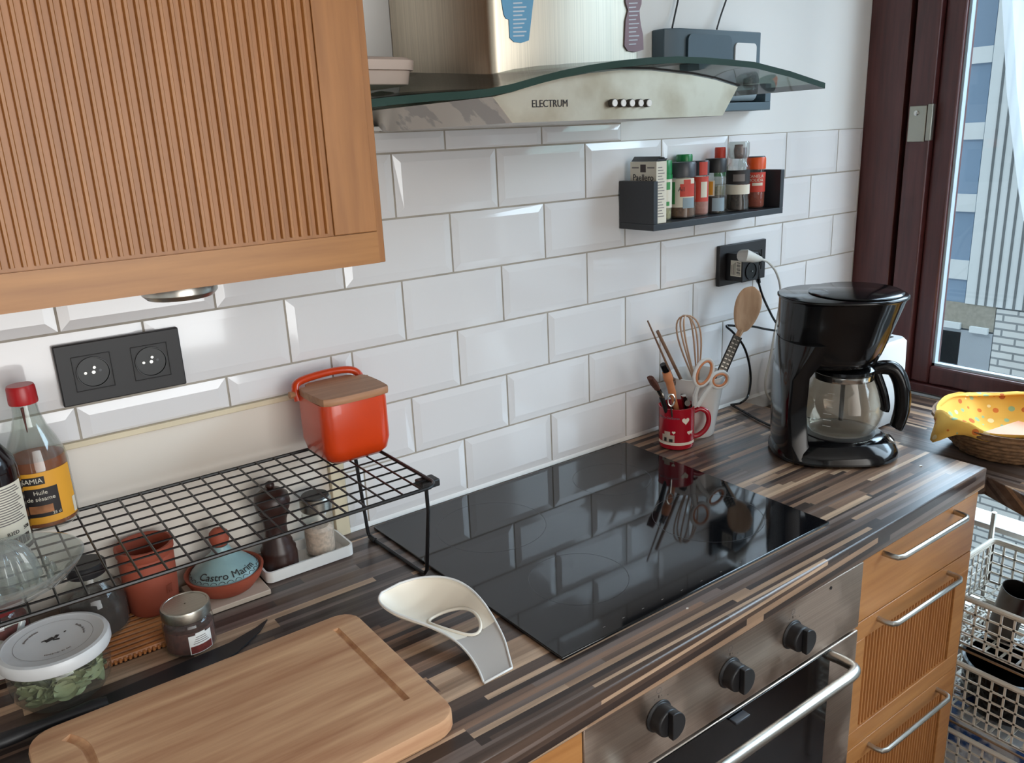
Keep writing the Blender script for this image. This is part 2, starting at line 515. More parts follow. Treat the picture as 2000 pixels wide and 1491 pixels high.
def smooth_pts(pts, n=6, cyclic=False):
    """Catmull-Rom through pts"""
    P = [Vector(p) for p in pts]; out = []; L = len(P)
    rng = range(L) if cyclic else range(L - 1)
    for i in rng:
        p0 = P[i - 1] if (cyclic or i > 0) else P[0]; p1 = P[i]; p2 = P[(i + 1) % L]
        p3 = P[(i + 2) % L] if (cyclic or i + 2 < L) else P[-1]
        for k in range(n):
            t = k / n
            out.append(.5 * ((2 * p1) + (p2 - p0) * t + (2 * p0 - 5 * p1 + 4 * p2 - p3) * t * t + (3 * p1 - p0 - 3 * p2 + p3) * t ** 3))
    if not cyclic: out.append(P[-1])
    return out


CT = .92      # worktop height
SILL = .885   # height of the counter under the window
XW = 1.21     # window wall

# ------------------------------------------------------------------ room shell
struct('floor', MB().box(-2.2, 1.5, -3.2, .15, -.05, 0), 'floor')
struct('ceiling', MB().box(-2.2, 1.5, -3.2, .15, 2.5, 2.56), 'white')
struct('wall_left', MB().box(-2.2, -2.1, -3.2, 0, 0, 2.5), 'plaster')
rear = MB().box(-2.1, -1.5, -3.1, -3.0, 0, 2.5).box(.5, 1.25, -3.1, -3.0, 0, 2.5).box(-1.5, .5, -3.1, -3.0, 0, .6).box(-1.5, .5, -3.1, -3.0, 2.3, 2.5)
struct('wall_rear', rear, 'plaster')
wb = struct('wall_back', MB().box(-2.1, XW, 0, .12, 0, 2.5), 'plaster')
ZT = .925


def tile(mb, x0, x1, z0, z1, y=-.0002, cut=0):
    g = .0016; b = min(.013, (z1 - z0) * .3, (x1 - x0) * .3)
    c = .003 if cut else b   # a tile cut along its lower edge keeps no bevel there
    x0 += g; x1 -= g; z0 += g; z1 -= g
    t = [random.uniform(-.0007, .0007) for _ in range(2)]

    def P(x, z, d):
        return (x, y - d + (t[0] * (x - x0) / .2 + t[1] * (z - z0) / .1 if d > .004 else 0), z)
    mb.loft([[P(x0, z0, 0), P(x1, z0, 0), P(x1, z1, 0), P(x0, z1, 0)],
             [P(x0, z0, .0035), P(x1, z0, .0035), P(x1, z1, .0035), P(x0, z1, .0035)],
             [P(x0 + b, z0 + c, .0052), P(x1 - b, z0 + c, .0052), P(x1 - b, z1 - b, .0052), P(x0 + b, z1 - b, .0052)]], cap0=False)


tb = MB()
XE = 1.203
for r in range(0, 6):
    z0 = ZT + r * .1; off = .1 if r % 2 else 0
    for k in range(-7, 8):
        x0 = k * .2 + off; x1 = x0 + .2
        zz0 = z0
        xl = -.236 if r < 2 else -1.3
        if r == 2:
            if x0 < -.236:
                if x1 > -.236 and False: pass
                zz0 = 1.178 if x1 <= -.1 else z0
                if x1 > -.236 and x0 < -.236:
                    tile(tb, x0, -.236, 1.178, z0 + .1, cut=1); tile(tb, -.236, x1, z0, z0 + .1); continue
        if x1 <= xl or x0 >= XE: continue
        x0 = max(x0, xl); x1 = min(x1, XE)
        if x1 - x0 < .01: continue
        tile(tb, x0, x1, zz0, z0 + .1, cut=zz0 > z0)
for a, b in ((-.32, -.2), (-.2, 0), (0, .2), (.2, .392)):
    tile(tb, a, b, ZT + .6, ZT + .632, cut=1)
build('tile_cladding', tb, 'tile', wb, smooth=0)
gb = MB().box(-1.3, -.236, -.0028, .001, 1.176, ZT + .6).box(-.236, XE, -.0028, .001, CT, ZT + .6).box(-.33, .392, -.0028, .001, ZT + .6, ZT + .633)
build('grout', gb, 'grout', wb, smooth=0)
build('cream_panel', MB().box(-1.3, -.262, -.0018, .001, CT, 1.172), 'cream', wb)
struct('trim_1', MB().box(-1.3, -.262, -.009, -.0019, 1.170, 1.178), 'trim', bevel=.001)
struct('trim_2', MB().box(-.262, -.238, -.012, -.0019, CT + .001, 1.178), 'trim', bevel=.001)
struct('trim_3', MB().box(-.3, .393, -.014, -.0005, 1.5585, 1.5655), 'white', bevel=.001)
struct('trim_4', MB().prism([(-.236, -.001, CT), (-.236, -.008, CT), (-.236, -.0012, CT + .01)], (1.2 + .236, 0, 0)), 'white')

# window wall: parapet below, strip above
WY1 = -1.75
struct('wall_right', MB().box(XW, XW + .14, -3.0, WY1, 0, 2.5).box(XW, XW + .14, WY1, 0, 0, .30).box(XW, XW + .14, WY1, 0, 2.3, 2.5), 'plaster')
w1 = thing('window_1', 'dark red-brown wooden window with a clear pane beside the tiled wall', 'window', (XW, 0, SILL)); w1['kind'] = 'structure'
for k_ in ('label', 'category'):
    if k_ in w1: del w1[k_]


def wpart(name, mb, mat, **k):
    o = build(name, mb, mat, w1, **k); o.matrix_parent_inverse = Matrix.Translation((-XW, 0, -SILL)); return o


wpart('outer_frame', MB().box(XW - .004, XW + .10, -.098, -.0005, .885, 2.3).box(XW, XW + .1, WY1, -.098, 2.24, 2.3), 'mahog', bevel=.002)
wpart('gap', MB().box(XW + .03, XW + .09, -.116, -.097, .93, 2.24), 'dark')
wpart('casement_frame', MB().box(XW - .006, XW + .07, -.168, -.112, .885, 2.24).box(XW + .002, XW + .07, WY1, -.168, .889, .912), 'mahog', bevel=.003)
wpart('sash', MB().box(XW + .012, XW + .065, -.214, -.168, .912, 2.24).box(XW + .012, XW + .065, WY1, -.214, .912, .958).box(XW + .012, XW + .065, WY1, WY1 + .06, .958, 2.24), 'mahog', bevel=.005)
wpart('glazing_bead', MB().box(XW + .024, XW + .04, -.220, -.2135, .957, 2.24).box(XW + .024, XW + .04, WY1 + .05, -.2135, .957, .964), 'facl')
wpart('window_pane', MB().box(XW + .036, XW + .041, WY1 + .05, -.215, .960, 2.24), 'pane')
hg = at('x', XW - .008, 1797, 242)
wpart('hinge', MB().box(XW - .0095, XW - .0055, -.158, -.117, hg.z - .040, hg.z + .040).box(XW - .010, XW + .004, -.172, -.160, hg.z - .038, hg.z + .043), 'hinge', bevel=.0015)
sb = MB().lathe([(.0058, 0), (.0058, .002), (.004, .003)], seg=16)
bmesh.ops.transform(sb.bm, matrix=Matrix.Translation((XW - .0095, -.135, hg.z + .024)) @ Matrix.Rotation(-PI / 2, 4, 'Y'), verts=sb.bm.verts)
wpart('screw', sb, 'chrome')
# lower pane below the sill counter
w2 = thing('window_2', 'x', 'x', (XW, 0, .3)); w2['kind'] = 'structure'
for k_ in ('label', 'category'): del w2[k_]


def w2part(name, mb, mat, **k):
    o = build(name, mb, mat, w2, **k); o.matrix_parent_inverse = Matrix.Translation((-XW, 0, -.3)); return o


w2part('lower_frame', MB().box(XW + .01, XW + .08, -.30, -.0005, .3, .885).box(XW + .01, XW + .08, WY1, -.30, .3, .36).box(XW + .005, XW + .08, WY1, -.30, .586, .60).box(XW + .01, XW + .08, WY1, -.3, .85, .885), 'white', bevel=.002)
w2part('lower_pane', MB().box(XW + .04, XW + .045, WY1, -.30, .36, .85), 'pane')

# ------------------------------------------------------------------ building across the street
FX = 9.0
bd = thing('building', 'pale apartment building with ribbed white panels and brick seen through the window', 'building', (FX, -4, -8))


def bpart(name, mb, mat):
    o = build(name, mb, mat, bd, smooth=0); o.matrix_parent_inverse = Matrix.Translation((-FX, 4, 8)); return o


bpart('wall', MB().box(FX, FX + 1.5, -16, 9, -8, 4.2), 'fac')
yR = at('x', FX, 1893, 560).y; yW = at('x', FX, 1812, 600).y
zr = at('x', FX, 1895, 592).z
bpart('ribbed_panel', MB().box(FX - .06, FX - .001, -16, yR, zr, 4.15), 'facl')
rb = MB(); gy = at('x', FX, 1912, 590).y; st = (at('x', FX, 1930, 590).y - gy)
k = 0
while gy + st * k > -10:
    y = gy + st * k; rb.box(FX - .065, FX - .055, y - abs(st) * .13, y + abs(st) * .13, zr, 4.15); k += 1
bpart('rib_groove', rb, 'facg')
bpart('glazing', MB().box(FX - .03, FX - .002, yR + .02, 8.9, -6, 4.15), 'facwin')
for v0, v1 in ((94, 126), (241, 274), (381, 416), (512, 550), (-60, -25), (655, 720)):
    a = at('x', FX - .2, 1870, v0).z; b = at('x', FX - .2, 1870, v1).z
    bpart('balcony_band', MB().box(FX - .05, FX - .031, yR + .01, 8.9, b, a), 'facl')
bpart('stone_panel', MB().box(FX - .05, FX - .0, at('x', FX, 1947, 620).y, yR + .25, at('x', FX, 1900, 642).z, zr), 'facstone')
bpart('lower_panel', MB().box(FX - .05, FX - .0, at('x', FX, 1947, 620).y, yR + .25, -8, at('x', FX, 1900, 642).z - .02), 'fac')
bpart('brick_panel', MB().box(FX - .05, FX - .0, -16, at('x', FX, 1947, 620).y - .01, -8, zr - .02), 'brick')
for u, v in ((1858, 634), (1911, 645)):
    p = at('x', FX - .08, u, v)
    bpart('wall_plate', MB().box(FX - .09, FX - .05, p.y - .1, p.y + .1, p.z - .04, p.z + .03), 'facl')  # small flush white plate on the facade, gives no light
bpart('ground', MB().box(FX - 7, FX, -16, 9, -8.2, -8), 'facg')

# curtain
cb = MB(); N = 24
ed = [(1955, -30), (1960, 60), (1966, 180), (1980, 300), (1990, 380), (2003, 450), (2010, 520)]
rows = []
for u, v in ed:
    p = at('x', 1.13, u, v)
    rows.append([(1.13 + .014 * math.sin(i * 1.25), p.y - i * .014, p.z) for i in range(N)])
z_top = 2.42
rows.insert(0, [(1.13 + .014 * math.sin(i * 1.25), -.31 - i * .016, z_top) for i in range(N)])
cb.loft(rows, closed=False)
cu = build('curtain', cb, 'curtain', smooth=60)
tag(cu, 'white sheer curtain hanging in front of the window pane', 'curtain')
tag(build('curtain_rod', MB().tube([(1.13, -.25, 2.43), (1.13, -1.7, 2.43)], .009), 'white'), 'white rod carrying the sheer window curtain', 'curtain rod')

# ------------------------------------------------------------------ worktop and sill counter
wt = MB().prism([(-1.35, -.6, .88), (.778, -.559, .88), (.778, -.0085, .88), (-1.35, -.0085, .88)], (0, 0, .04))
tag(build('worktop', wt, 'lamx', bevel=.0025), 'striped dark brown laminate worktop running along the tiled wall', 'worktop')
A = at('z', SILL, 1927, 929); B = at('z', SILL, 2000, 968); C2 = A + (B - A) * 2.2
sl = MB().prism([(.7795, -.002, .845), (1.203, -.002, .845), (1.203, C2.y, .845), (C2.x, C2.y, .845), (A.x, A.y, .845), (.7795, A.y + .03, .845)], (0, 0, .04))
tag(build('sill_counter', sl, 'lamy', bevel=.0025), 'lower striped laminate counter under the window carrying the bread basket', 'worktop')

# hob
hp = [at('z', CT, *p) for p in ((728, 1032), (1222, 868), (1620, 1025), (1098, 1293))]
hx0, hx1 = (hp[0].x + hp[3].x) / 2 - .002, (hp[1].x + hp[2].x) / 2 + .002
hq = [Vector((hp[0].x, hp[0].y - .003, CT)), Vector((hp[1].x, hp[1].y, CT)), Vector((hp[2].x, hp[2].y, CT)), Vector((hp[3].x, hp[3].y, CT))]
hb = thing('ceramic_hob', 'black glass ceramic hob set into the striped worktop', 'hob', (0, 0, CT))


def rel(o, t):
    o.matrix_parent_inverse = Matrix.Translation(-Vector(t.location)); return o


rel(build('glass_top', MB().prism([q + Vector((0, 0, .0006)) for q in hq], (0, 0, .0045)), 'hob', hb, bevel=.0012), hb)
hc = sum(hq, Vector()) / 4
for dx, dy, r in ((-.14, .11, .09), (.14, .12, .072), (-.14, -.11, .072), (.15, -.10, .09)):
    rg = MB(); z = CT + .0052
    rg.loft([[(hc.x + dx + q * math.cos(2 * PI * i / 48), hc.y + dy + q * math.sin(2 * PI * i / 48), z) for i in range(48)] for q in (r, r + .0008)], closed=True, cap0=False, cap1=False)
    rel(build('zone_ring', rg, plain('zone_print', (44, 44, 46), .3, var=0), hb, smooth=0), hb)
for i in range(9):
    dm = MB()
    p = at('z', CT + .0053, 1180 + i * 38, 1225 - i * 18)
    dm.box(p.x - .002, p.x + .002, p.y - .0004, p.y + .0004, CT + .0051, CT + .0053)
    rel(build('touch_mark', dm, 'inkgrey', hb), hb)

# ------------------------------------------------------------------ lower cabinets
FY = -.55


def slats(mb, x0, x1, z0, z1, y, pitch=.0098, w=.0055, h=.004):
    n = int((x1 - x0) / pitch)
    for i in range(n):
        x = x0 + (i + .5) * (x1 - x0) / n
        e = w * .22
        mb.loft([[(x - w / 2, y, z), (x - w / 2 + e * .4, y - h * .7, z), (x - w / 4, y - h, z), (x + w / 4, y - h, z), (x + w / 2 - e * .4, y - h * .7, z), (x + w / 2, y, z)] for z in (z0, z1)])
    return mb


def bar_handle(x0, x1, z, y, parent, r=.0048, out=.028):
    p = [(x0, y, z), (x0, y - out * .55, z), (x0 + .003, y - out * .85, z), (x0 + .012, y - out, z), (x1 - .012, y - out, z), (x1 - .003, y - out * .85, z), (x1, y - out * .55, z), (x1, y, z)]
    return build('handle', MB().tube(p, r, 10), 'satin', parent)


du = thing('drawer_unit', 'beech drawer unit with steel bar handles right of the oven', 'cabinet', (.577, -.3, 0))
_b = lambda *a, **k: rel(build(*a, **k), du)
_b('carcass', MB().box(.379, .776, FY + .02, -.02, .1, .878), 'beechdz', du)
_b('plinth', MB().box(.379, .776, FY + .07, FY + .05, 0, .1), 'beechd', du)
for i, (z0, z1, hz, hx) in enumerate(((.7495, .870, .857, (.456, .688)), (.492, .7475, .732, (.459, .692)), (.235, .490, .472, (.466, .704)))):
    d = _b('drawer', MB().box(.379, .776, FY, FY + .02, z0, z1) if i == 0 else
           MB().box(.379, .776, FY, FY + .02, z1 - .037, z1).box(.379, .776, FY, FY + .02, z0, z0 + .035).box(.379, .424, FY, FY + .02, z0 + .035, z1 - .037).box(.731, .776, FY, FY + .02, z0 + .035, z1 - .037),
           'beechd', du, bevel=.0012)
    if i:
        p = build('slatted_panel', slats(MB().box(.423, .732, FY + .008, FY + .015, z0 + .03, z1 - .03), .424, .731, z0 + .0345, z1 - .0365, FY + .0085, .0098, .006, .005), 'beechdz', d)
    h = bar_handle(hx[0], hx[1], hz, FY, d)
_b('bottom_drawer', MB().box(.379, .776, FY, FY + .02, .105, .233), 'beechd', du, bevel=.0012)

lu = thing('base_cabinet', 'beech base cabinet under the worktop left of the oven', 'cabinet', (-.7, -.3, 0))
_l = lambda *a, **k: rel(build(*a, **k), lu)
FL = -.566
_l('carcass', MB().box(-1.33, -.214, FL + .02, -.02, .1, .878), 'beechdz', lu)
_l('plinth', MB().box(-1.33, -.214, FL + .07, FL + .05, 0, .1), 'beechd', lu)
for x0, x1 in ((-.772, -.214), (-1.33, -.774)):
    d = _l('door', MB().box(x0, x1, FL, FL + .02, .825, .872).box(x0, x1, FL, FL + .02, .105, .15).box(x0, x0 + .05, FL, FL + .02, .15, .825).box(x1 - .05, x1, FL, FL + .02, .15, .825), 'beechd', lu, bevel=.0012)
    build('slatted_panel', slats(MB().box(x0 + .05, x1 - .05, FL + .009, FL + .015, .15, .825), x0 + .05, x1 - .05, .151, .824, FL + .0085), 'beechdz', d)

# oven
ov = thing('built_in_oven', 'stainless steel oven with three black knobs under the hob', 'oven', (.083, -.3, 0))
_o = lambda *a, **k: rel(build(*a, **k), ov)
OX0, OX1 = -.2095, .3765
OY = -.563
_o('body', MB().box(OX0 + .003, OX1 - .003, OY + .03, -.02, .28, .876), 'blackm', ov)
cp = _o('control_panel', MB().box(OX0, OX1, OY, OY + .029, .758, .8755), 'steel', ov, bevel=.002)
od = _o('oven_door', MB().box(OX0, OX1, OY, OY + .029, .30, .752), 'steel', ov, bevel=.002)
build('door_glass', MB().box(OX0 + .075, .298, OY - .002, OY - .0002, .33, .7515), plain('oven_glass', (10, 10, 13), .06, var=0, spec=.6), od, bevel=.0005)
hy = -.62
build('handle', MB().tube(smooth_pts([(.296, OY, .742), (.296, OY - .025, .744), (.288, hy + .008, .747), (.262, hy, .749), (.2, hy, .749), (-.05, hy, .749), (-.11, hy, .749), (-.128, hy + .008, .747), (-.134, OY - .025, .744), (-.134, OY, .742)], 5), .0085, 12), 'satin', od)
build('door_catch', MB().box(.055, .085, OY - .0155, OY - .0025, .744, .748), 'greycap', od, bevel=.001)
ky = .822
for kx in (-.083, .055, .195):
    kb = MB().lathe([(.0225, 0), (.0225, .002), (.0195, .003), (.0195, .018), (.018, .02)], seg=32)
    hd_ = [(.0195 * math.cos(a), .0195 * math.sin(a)) for a in [-1.75 + 3.5 * i / 16 for i in range(17)]]
    kb.loft([[(x, y, z) for x, y in hd_] for z in (.0199, .0285)])
    bmesh.ops.transform(kb.bm, matrix=Matrix.Translation((kx, OY, ky)) @ Matrix.Rotation(PI / 2, 4, 'X'), verts=kb.bm.verts)
    kn = build('knob', kb, 'blackm', cp, bevel=.001)
    tk = MB()
    tk.loft([[(kx + q * math.cos(2 * PI * i / 16), OY - .0004, ky + .038 + q * math.sin(2 * PI * i / 16)) for i in range(16)] for q in (.0038, .0046)], cap0=False, cap1=False)
    build('dial_ring', tk, 'inkgrey', cp, smooth=0)
    build('dial_tick', MB().box(kx - .0004, kx + .0004, OY - .0005, OY - .0001, ky + .027, ky + .031), 'ink', cp, smooth=0)
    for j in (1, 2, 3):
        a = math.radians(60 - j * 25); build('dial_dot', MB().box(kx + .029 * math.sin(a) - .0006, kx + .029 * math.sin(a) + .0006, OY - .0005, OY - .0001, ky + .029 * math.cos(a) - .0006, ky + .029 * math.cos(a) + .0006), 'inkgrey', cp, smooth=0)
sc_ = MB().lathe([(.0028, 0), (.0028, .001)], seg=16)
bmesh.ops.transform(sc_.bm, matrix=Matrix.Translation((.288, OY, .863)) @ Matrix.Rotation(PI / 2, 4, 'X'), verts=sc_.bm.verts)
build('pilot_lamp', sc_, 'ink', cp)

# ------------------------------------------------------------------ upper cabinet
uc = thing('wall_cabinet', 'beech wall cabinet with a ribbed door above the socket plate', 'cabinet', (-.62, -.17, 1.412))
_u = lambda *a, **k: rel(build(*a, **k), uc)
UY = -.35
_u('carcass', MB().box(-1.05, -.3035, UY + .001, -.004, 1.412, 2.15), 'beechz', uc, bevel=.001)
ud = _u('door', MB().box(-.363, -.3125, UY - .002, UY - .0, 1.4475, 2.15).box(-1.04, -.3125, UY - .002, UY, 1.4125, 1.4465).box(-1.04, -.99, UY - .002, UY, 1.4475, 2.15), 'beechz', uc, bevel=.0006)
build('ribbed_panel', slats(MB(), -.985, -.3655, 1.4505, 2.15, UY + .0018, .0098, .0050, .0050), 'beechz', ud)
build('bottom_rail', MB().box(-1.04, -.3125, UY - .0022, UY + .0001, 1.4123, 1.4467), 'beechx', ud)
pl = at('z', 1.399, 352, 572)
tag(build('puck_light', MB().lathe([(.036, 1.4115), (.038, 1.408), (.038, 1.400), (.033, 1.395), (.0, 1.394)], pl.x, pl.y, 40, cap1=False), 'satin', bevel=.0005), 'round steel puck light under the wall cabinet', 'light')

# ------------------------------------------------------------------ cooker hood
HY = -.355
hood = thing('cooker_hood', 'stainless cooker hood with a curved glass canopy and steel chimney', 'cooker hood', (.06, -.15, 1.556))
_h = lambda *a, **k: rel(build(*a, **k), hood)
bt = -.345
f2 = lambda u, v: at('y', bt, u, v)
bl = [f2(*p) for p in ((1000, 240), (1410, 226), (1440, 170), (1395, 156), (1350, 147), (1270, 138), (1210, 137), (1150, 143), (1100, 152), (1060, 161), (1000, 180), (962, 189))]
zb = bl[0].z
bl[1].z = zb
body = _h('hood_body', MB().prism(bl, (0, -bt - .004, 0)), 'steeld', hood, smooth=20)
fp = [Vector((p.x, bt - .0012, p.z)) for p in bl]
build('front_panel', MB().prism(fp, (0, .0011, 0)), 'steelp', body, smooth=20)
top = [(735, 191), (790, 186), (850, 181), (910, 178), (955, 173), (1000, 164), (1060, 147), (1105, 136), (1150, 127), (1210, 118), (1270, 112), (1325, 110), (1375, 112), (1425, 116), (1474, 121), (1544, 139), (1612, 162)]
tz = [at('y', HY - .012, *p) for p in top]
tz[0].x = -.3028
prof = [p.copy() for p in tz]
gp = [Vector((p.x, HY - .012 + .021 * max(0, min(1, (-.2 - p.x) / .09)), p.z)) for p in prof]
th = .0085
gl_top = gp; gl_bot = [p + Vector((0, 0, -th)) for p in gp]
gm = MB(); ny = 12
ring = gl_top + list(reversed(gl_bot))
lift = lambda x: .034 * max(0, min(1, (.16 - x) / .2)) * (1 if x > -.08 else max(.2, 1 + (x + .08) / .2))


def canopy_row(f):
    return [Vector((p.x, p.y + (-.004 - p.y) * f, p.z + lift(p.x) * f)) for p in ring]


gm.loft([canopy_row(i / 6) for i in range(7)])
g_ = _h('glass_canopy', gm, 'hoodglass', hood, smooth=30, mats=['hoodglass', 'hoodedge'])
for p in g_.data.polygons:
    if abs(p.normal.y) > .9 and p.center.y < -.2: p.material_index = 1
    elif abs(p.normal.x) > .9: p.material_index = 1
# chimney
cx0, cx1, cy = -.0815, .190, -.262
rr = .012
ch = [(cx0, -.003, 0), (cx0, cy + rr, 0), (cx0 + rr * .3, cy + rr * .3, 0), (cx0 + rr, cy, 0)] + [(.118, cy, 0), (.128, cy + .003, 0), (.138, cy + .004, 0)] + [(cx1 - rr, cy + .004, 0), (cx1 - rr * .3, cy + rr * .3 + .004, 0), (cx1, cy + rr, 0), (cx1, -.003, 0)]


def canopy_z(x):
    for a, b in zip(gp, gp[1:]):
        if a.x <= x <= b.x: return a.z + (b.z - a.z) * (x - a.x) / (b.x - a.x)
    return gp[-1].z


canopy_at = lambda x, y: canopy_z(x) + lift(x) * (y - gp[0].y) / (-.004 - gp[0].y)
chm = _h('chimney', MB().loft([[(x, y, canopy_at(x, y) + .0003) for x, y, _ in ch], [(x, y, 2.3) for x, y, _ in ch]]), 'chim', hood, smooth=50)
_h('canopy_gap_shade', MB().tube([Vector((q.x, bt - .002, q.z + .0016)) for q in [f2(*p) for p in ((1150, 141), (1180, 137), (1210, 135), (1270, 136), (1350, 145), (1395, 154), (1442, 169))]], .0014, 6), 'dark', hood)  # dark tube painted in for the shaded gap between hood body and glass
for i, u in enumerate((1192, 1209, 1226, 1243, 1259)):
    p = f2(u, 202)
    kb = MB().lathe([(.0052, 0), (.0052, .007)], seg=20)
    T = Matrix.Translation((p.x, bt - .0012, p.z)) @ Matrix.Rotation(PI / 2, 4, 'X')
    bmesh.ops.transform(kb.bm, matrix=T, verts=kb.bm.verts)
    kn = build('push_button', kb, 'blackm', body)
    kb = MB().lathe([(.0047, .0071), (.0044, .0082)], seg=20); bmesh.ops.transform(kb.bm, matrix=T, verts=kb.bm.verts)
    build('button_cap', kb, 'whiteish', kn)
p = f2(1073, 203)
text('lettering', 'ELECTRUM', .0125, 'ink', body, (p.x, bt - .0016, p.z), (PI / 2, 0, 0), sx=.95)

# magnets on the chimney
mp = lambda u, v: at('y', cy - .0015, u, v)
o1 = [(975, -30), (984, 28), (988, 36), (994, 38), (996, 74), (1004, 82), (1018, 84), (1033, 79), (1037, 45), (1042, 0), (1043, -30)]
mg = thing('jug_magnet', 'blue jug-shaped printed magnet on the chimney steel', 'magnet', mp(1010, 82))
rel(build('magnet_body', MB().prism([mp(*p) for p in o1], (0, .0012, 0)), 'bluemag', mg, smooth=0), mg)
tx = MB()
for i in range(11):
    v = -8 + i * 8; a, b = mp(1002, v), mp(1028 - (i % 3) * 4, v - 1)
    tx.prism([(a.x, cy - .0018, a.z), (b.x, cy - .0018, b.z), (b.x, cy - .0018, b.z + .0018), (a.x, cy - .0018, a.z + .0018)], (0, .0002, 0))
rel(build('print', tx, 'magtext', mg, smooth=0), mg)
mp2 = lambda u, v: at('y', cy + .0022, u, v)
o2 = [(1222, -20), (1222, 4), (1227, 20), (1222, 40), (1221, 60), (1220, 90), (1226, 99), (1240, 102), (1257, 97), (1256, 68), (1252, 50), (1250, 35), (1249, 20), (1253, 8), (1254, -20)]
mg = thing('carafe_magnet', 'mauve carafe-shaped printed magnet near the chimney right edge', 'magnet', mp2(1238, 100))
rel(build('magnet_body', MB().prism([mp2(*p) for p in o2], (0, .0012, 0)), 'mauvemag', mg, smooth=0), mg)
tx = MB()
for i in range(12):
    v = 0 + i * 8; a, b = mp2(1228, v), mp2(1248 - (i % 3) * 3, v - 1)
    tx.prism([(a.x, cy + .0018, a.z), (b.x, cy + .0018, b.z), (b.x, cy + .0018, b.z + .0016), (a.x, cy + .0018, a.z + .0016)], (0, .0002, 0))
rel(build('print', tx, 'magtext', mg, smooth=0), mg)

# pale tub on the hood glass
zt = max(canopy_at(-.27, -.08), canopy_at(-.16, -.08)) + .001
tub = thing('storage_tub', 'pale lidded plastic tub on the hood glass beside the wall cabinet', 'tub', (-.205, -.12, zt))
t_ = build('tub_body', MB().loft([rrect(-.07, .05, -.065, .045, .02, .0004), rrect(-.074, .053, -.068, .048, .022, .018)]), 'pinkbox', tub, bevel=.001)
build('lid', MB().loft([rrect(-.077, .057, -.072, .05, .025, .0182), rrect(-.078, .058, -.073, .051, .025, .030), rrect(-.072, .052, -.067, .046, .025, .034)]), 'pinkbox', tub)

# wall unit right of the hood
ra = thing('wrap_dispenser', 'blue-grey plastic roll dispenser on the wall behind the hood glass', 'dispenser', (.6, -.001, 1.57))
_r = lambda *a, **k: rel(build(*a, **k), ra)
rx0, rx1 = .475, .742
_r('housing', MB().loft([[(rx0, -.001, z), (rx0 + .001, -.03, z), (rx0 + .03, -.045, z), (rx1, -.045, z), (rx1, -.001, z)] for z in (1.625, 1.722)]), 'bluegrey', ra, bevel=.002)
_r('front_cover', MB().loft([[(x, -.0455 - d, z) for x, z in [(q[0], q[1]) for q in rrect(rx0 + .045, .645, 1.626, 1.712, .012, 0)]] for d in (0, .006)]), 'bluegreyd', ra)
_r('viewing_window', MB().loft([[(x, -.0455 - d, z) for x, z in [(q[0], q[1]) for q in rrect(.66, .725, 1.655, 1.70, .008, 0)]] for d in (0, .003)]), 'whiteish', ra)
_r('lower_frame', MB().box(.55, .775, -.05, -.001, 1.572, 1.588).box(.757, .775, -.05, -.001, 1.588, 1.624).box(.55, .757, -.006, -.001, 1.588, 1.624), 'bluegrey', ra, bevel=.001)
_r('cavity', MB().box(.56, .757, -.012, -.0062, 1.588, 1.624), 'dark', ra)
_r('roll', MB().tube([(.56, -.03, 1.606), (.735, -.03, 1.606)], .0155, 20), 'paleroll', ra)
for i, (a, b) in enumerate(((((1313, 54), (1318, 30), (1325, -5), (1327, -40)), .0018), (((1400, 57), (1408, 30), (1420, -5), (1433, -45)), .0018))):
    _r('cable', MB().tube(smooth_pts([at('y', -.012 - (.01 if j == 0 else 0), *p) for j, p in enumerate(a)], 5), b), 'blackm', ra)

# ------------------------------------------------------------------ sockets
so_ = thing('double_socket', 'black double wall socket under the wall cabinet', 'socket', (-.536, -.0075, 1.27))
T0 = -.0072
build('plate', MB().box(-.0775, .0775, -.009, 0, -.0405, .0405), 'socket', so_, bevel=.0015)


def socket_insert(parent, cx, y0=-.009, s=.0225):
    k = MB().box(cx - s - .001, cx + s + .001, y0 - .0016, y0 - .0002, -s - .001, -s).box(cx - s - .001, cx + s + .001, y0 - .0016, y0 - .0002, s, s + .001).box(cx - s - .001, cx - s, y0 - .0016, y0 - .0002, -s, s).box(cx + s, cx + s + .001, y0 - .0016, y0 - .0002, -s, s)
    f = build('insert', k, 'socket', parent, bevel=.0003)
    b = MB(); seg = 40
    rn = lambda r, y: [(cx + r * math.cos(2 * PI * i / seg), y, r * math.sin(2 * PI * i / seg)) for i in range(seg)]
    b.loft([rn(.0205, y0 - .0004), rn(.0205, y0 - .0028), rn(.0192, y0 - .0028), rn(.0186, y0 - .0006), rn(.001, y0 - .0006)], cap0=False)
    build('round_recess', b, plain('socket_recess', (14, 13, 14), .4, var=0), parent)
    p = MB(); 
    r2 = lambda q, y: [(cx + q * math.cos(2 * PI * i / 16), y, q * math.sin(2 * PI * i / 16) + 0) for i in range(16)]
    p.loft([r2(.0022, y0 - .0007), r2(.0022, y0 - .0022), r2(.0012, y0 - .0022), r2(.0012, y0 - .0012)], cap0=False)
    build('screw', p, 'chrome', parent)
    for dx, dz, mt_ in ((-.0095, 0, 'satin'), (.0085, .001, 'greycap'), (.0015, .0065, 'chrome')):
        q = MB(); r3 = lambda r, y: [(cx + dx + r * math.cos(2 * PI * i / 12), y, dz + r * math.sin(2 * PI * i / 12)) for i in range(12)]
        q.loft([r3(.0018, y0 - .0007), r3(.0018, y0 - (.004 if dz > .005 else .0009))])
        build('contact', q, mt_, parent)


socket_insert(so_, -.036); socket_insert(so_, .036)

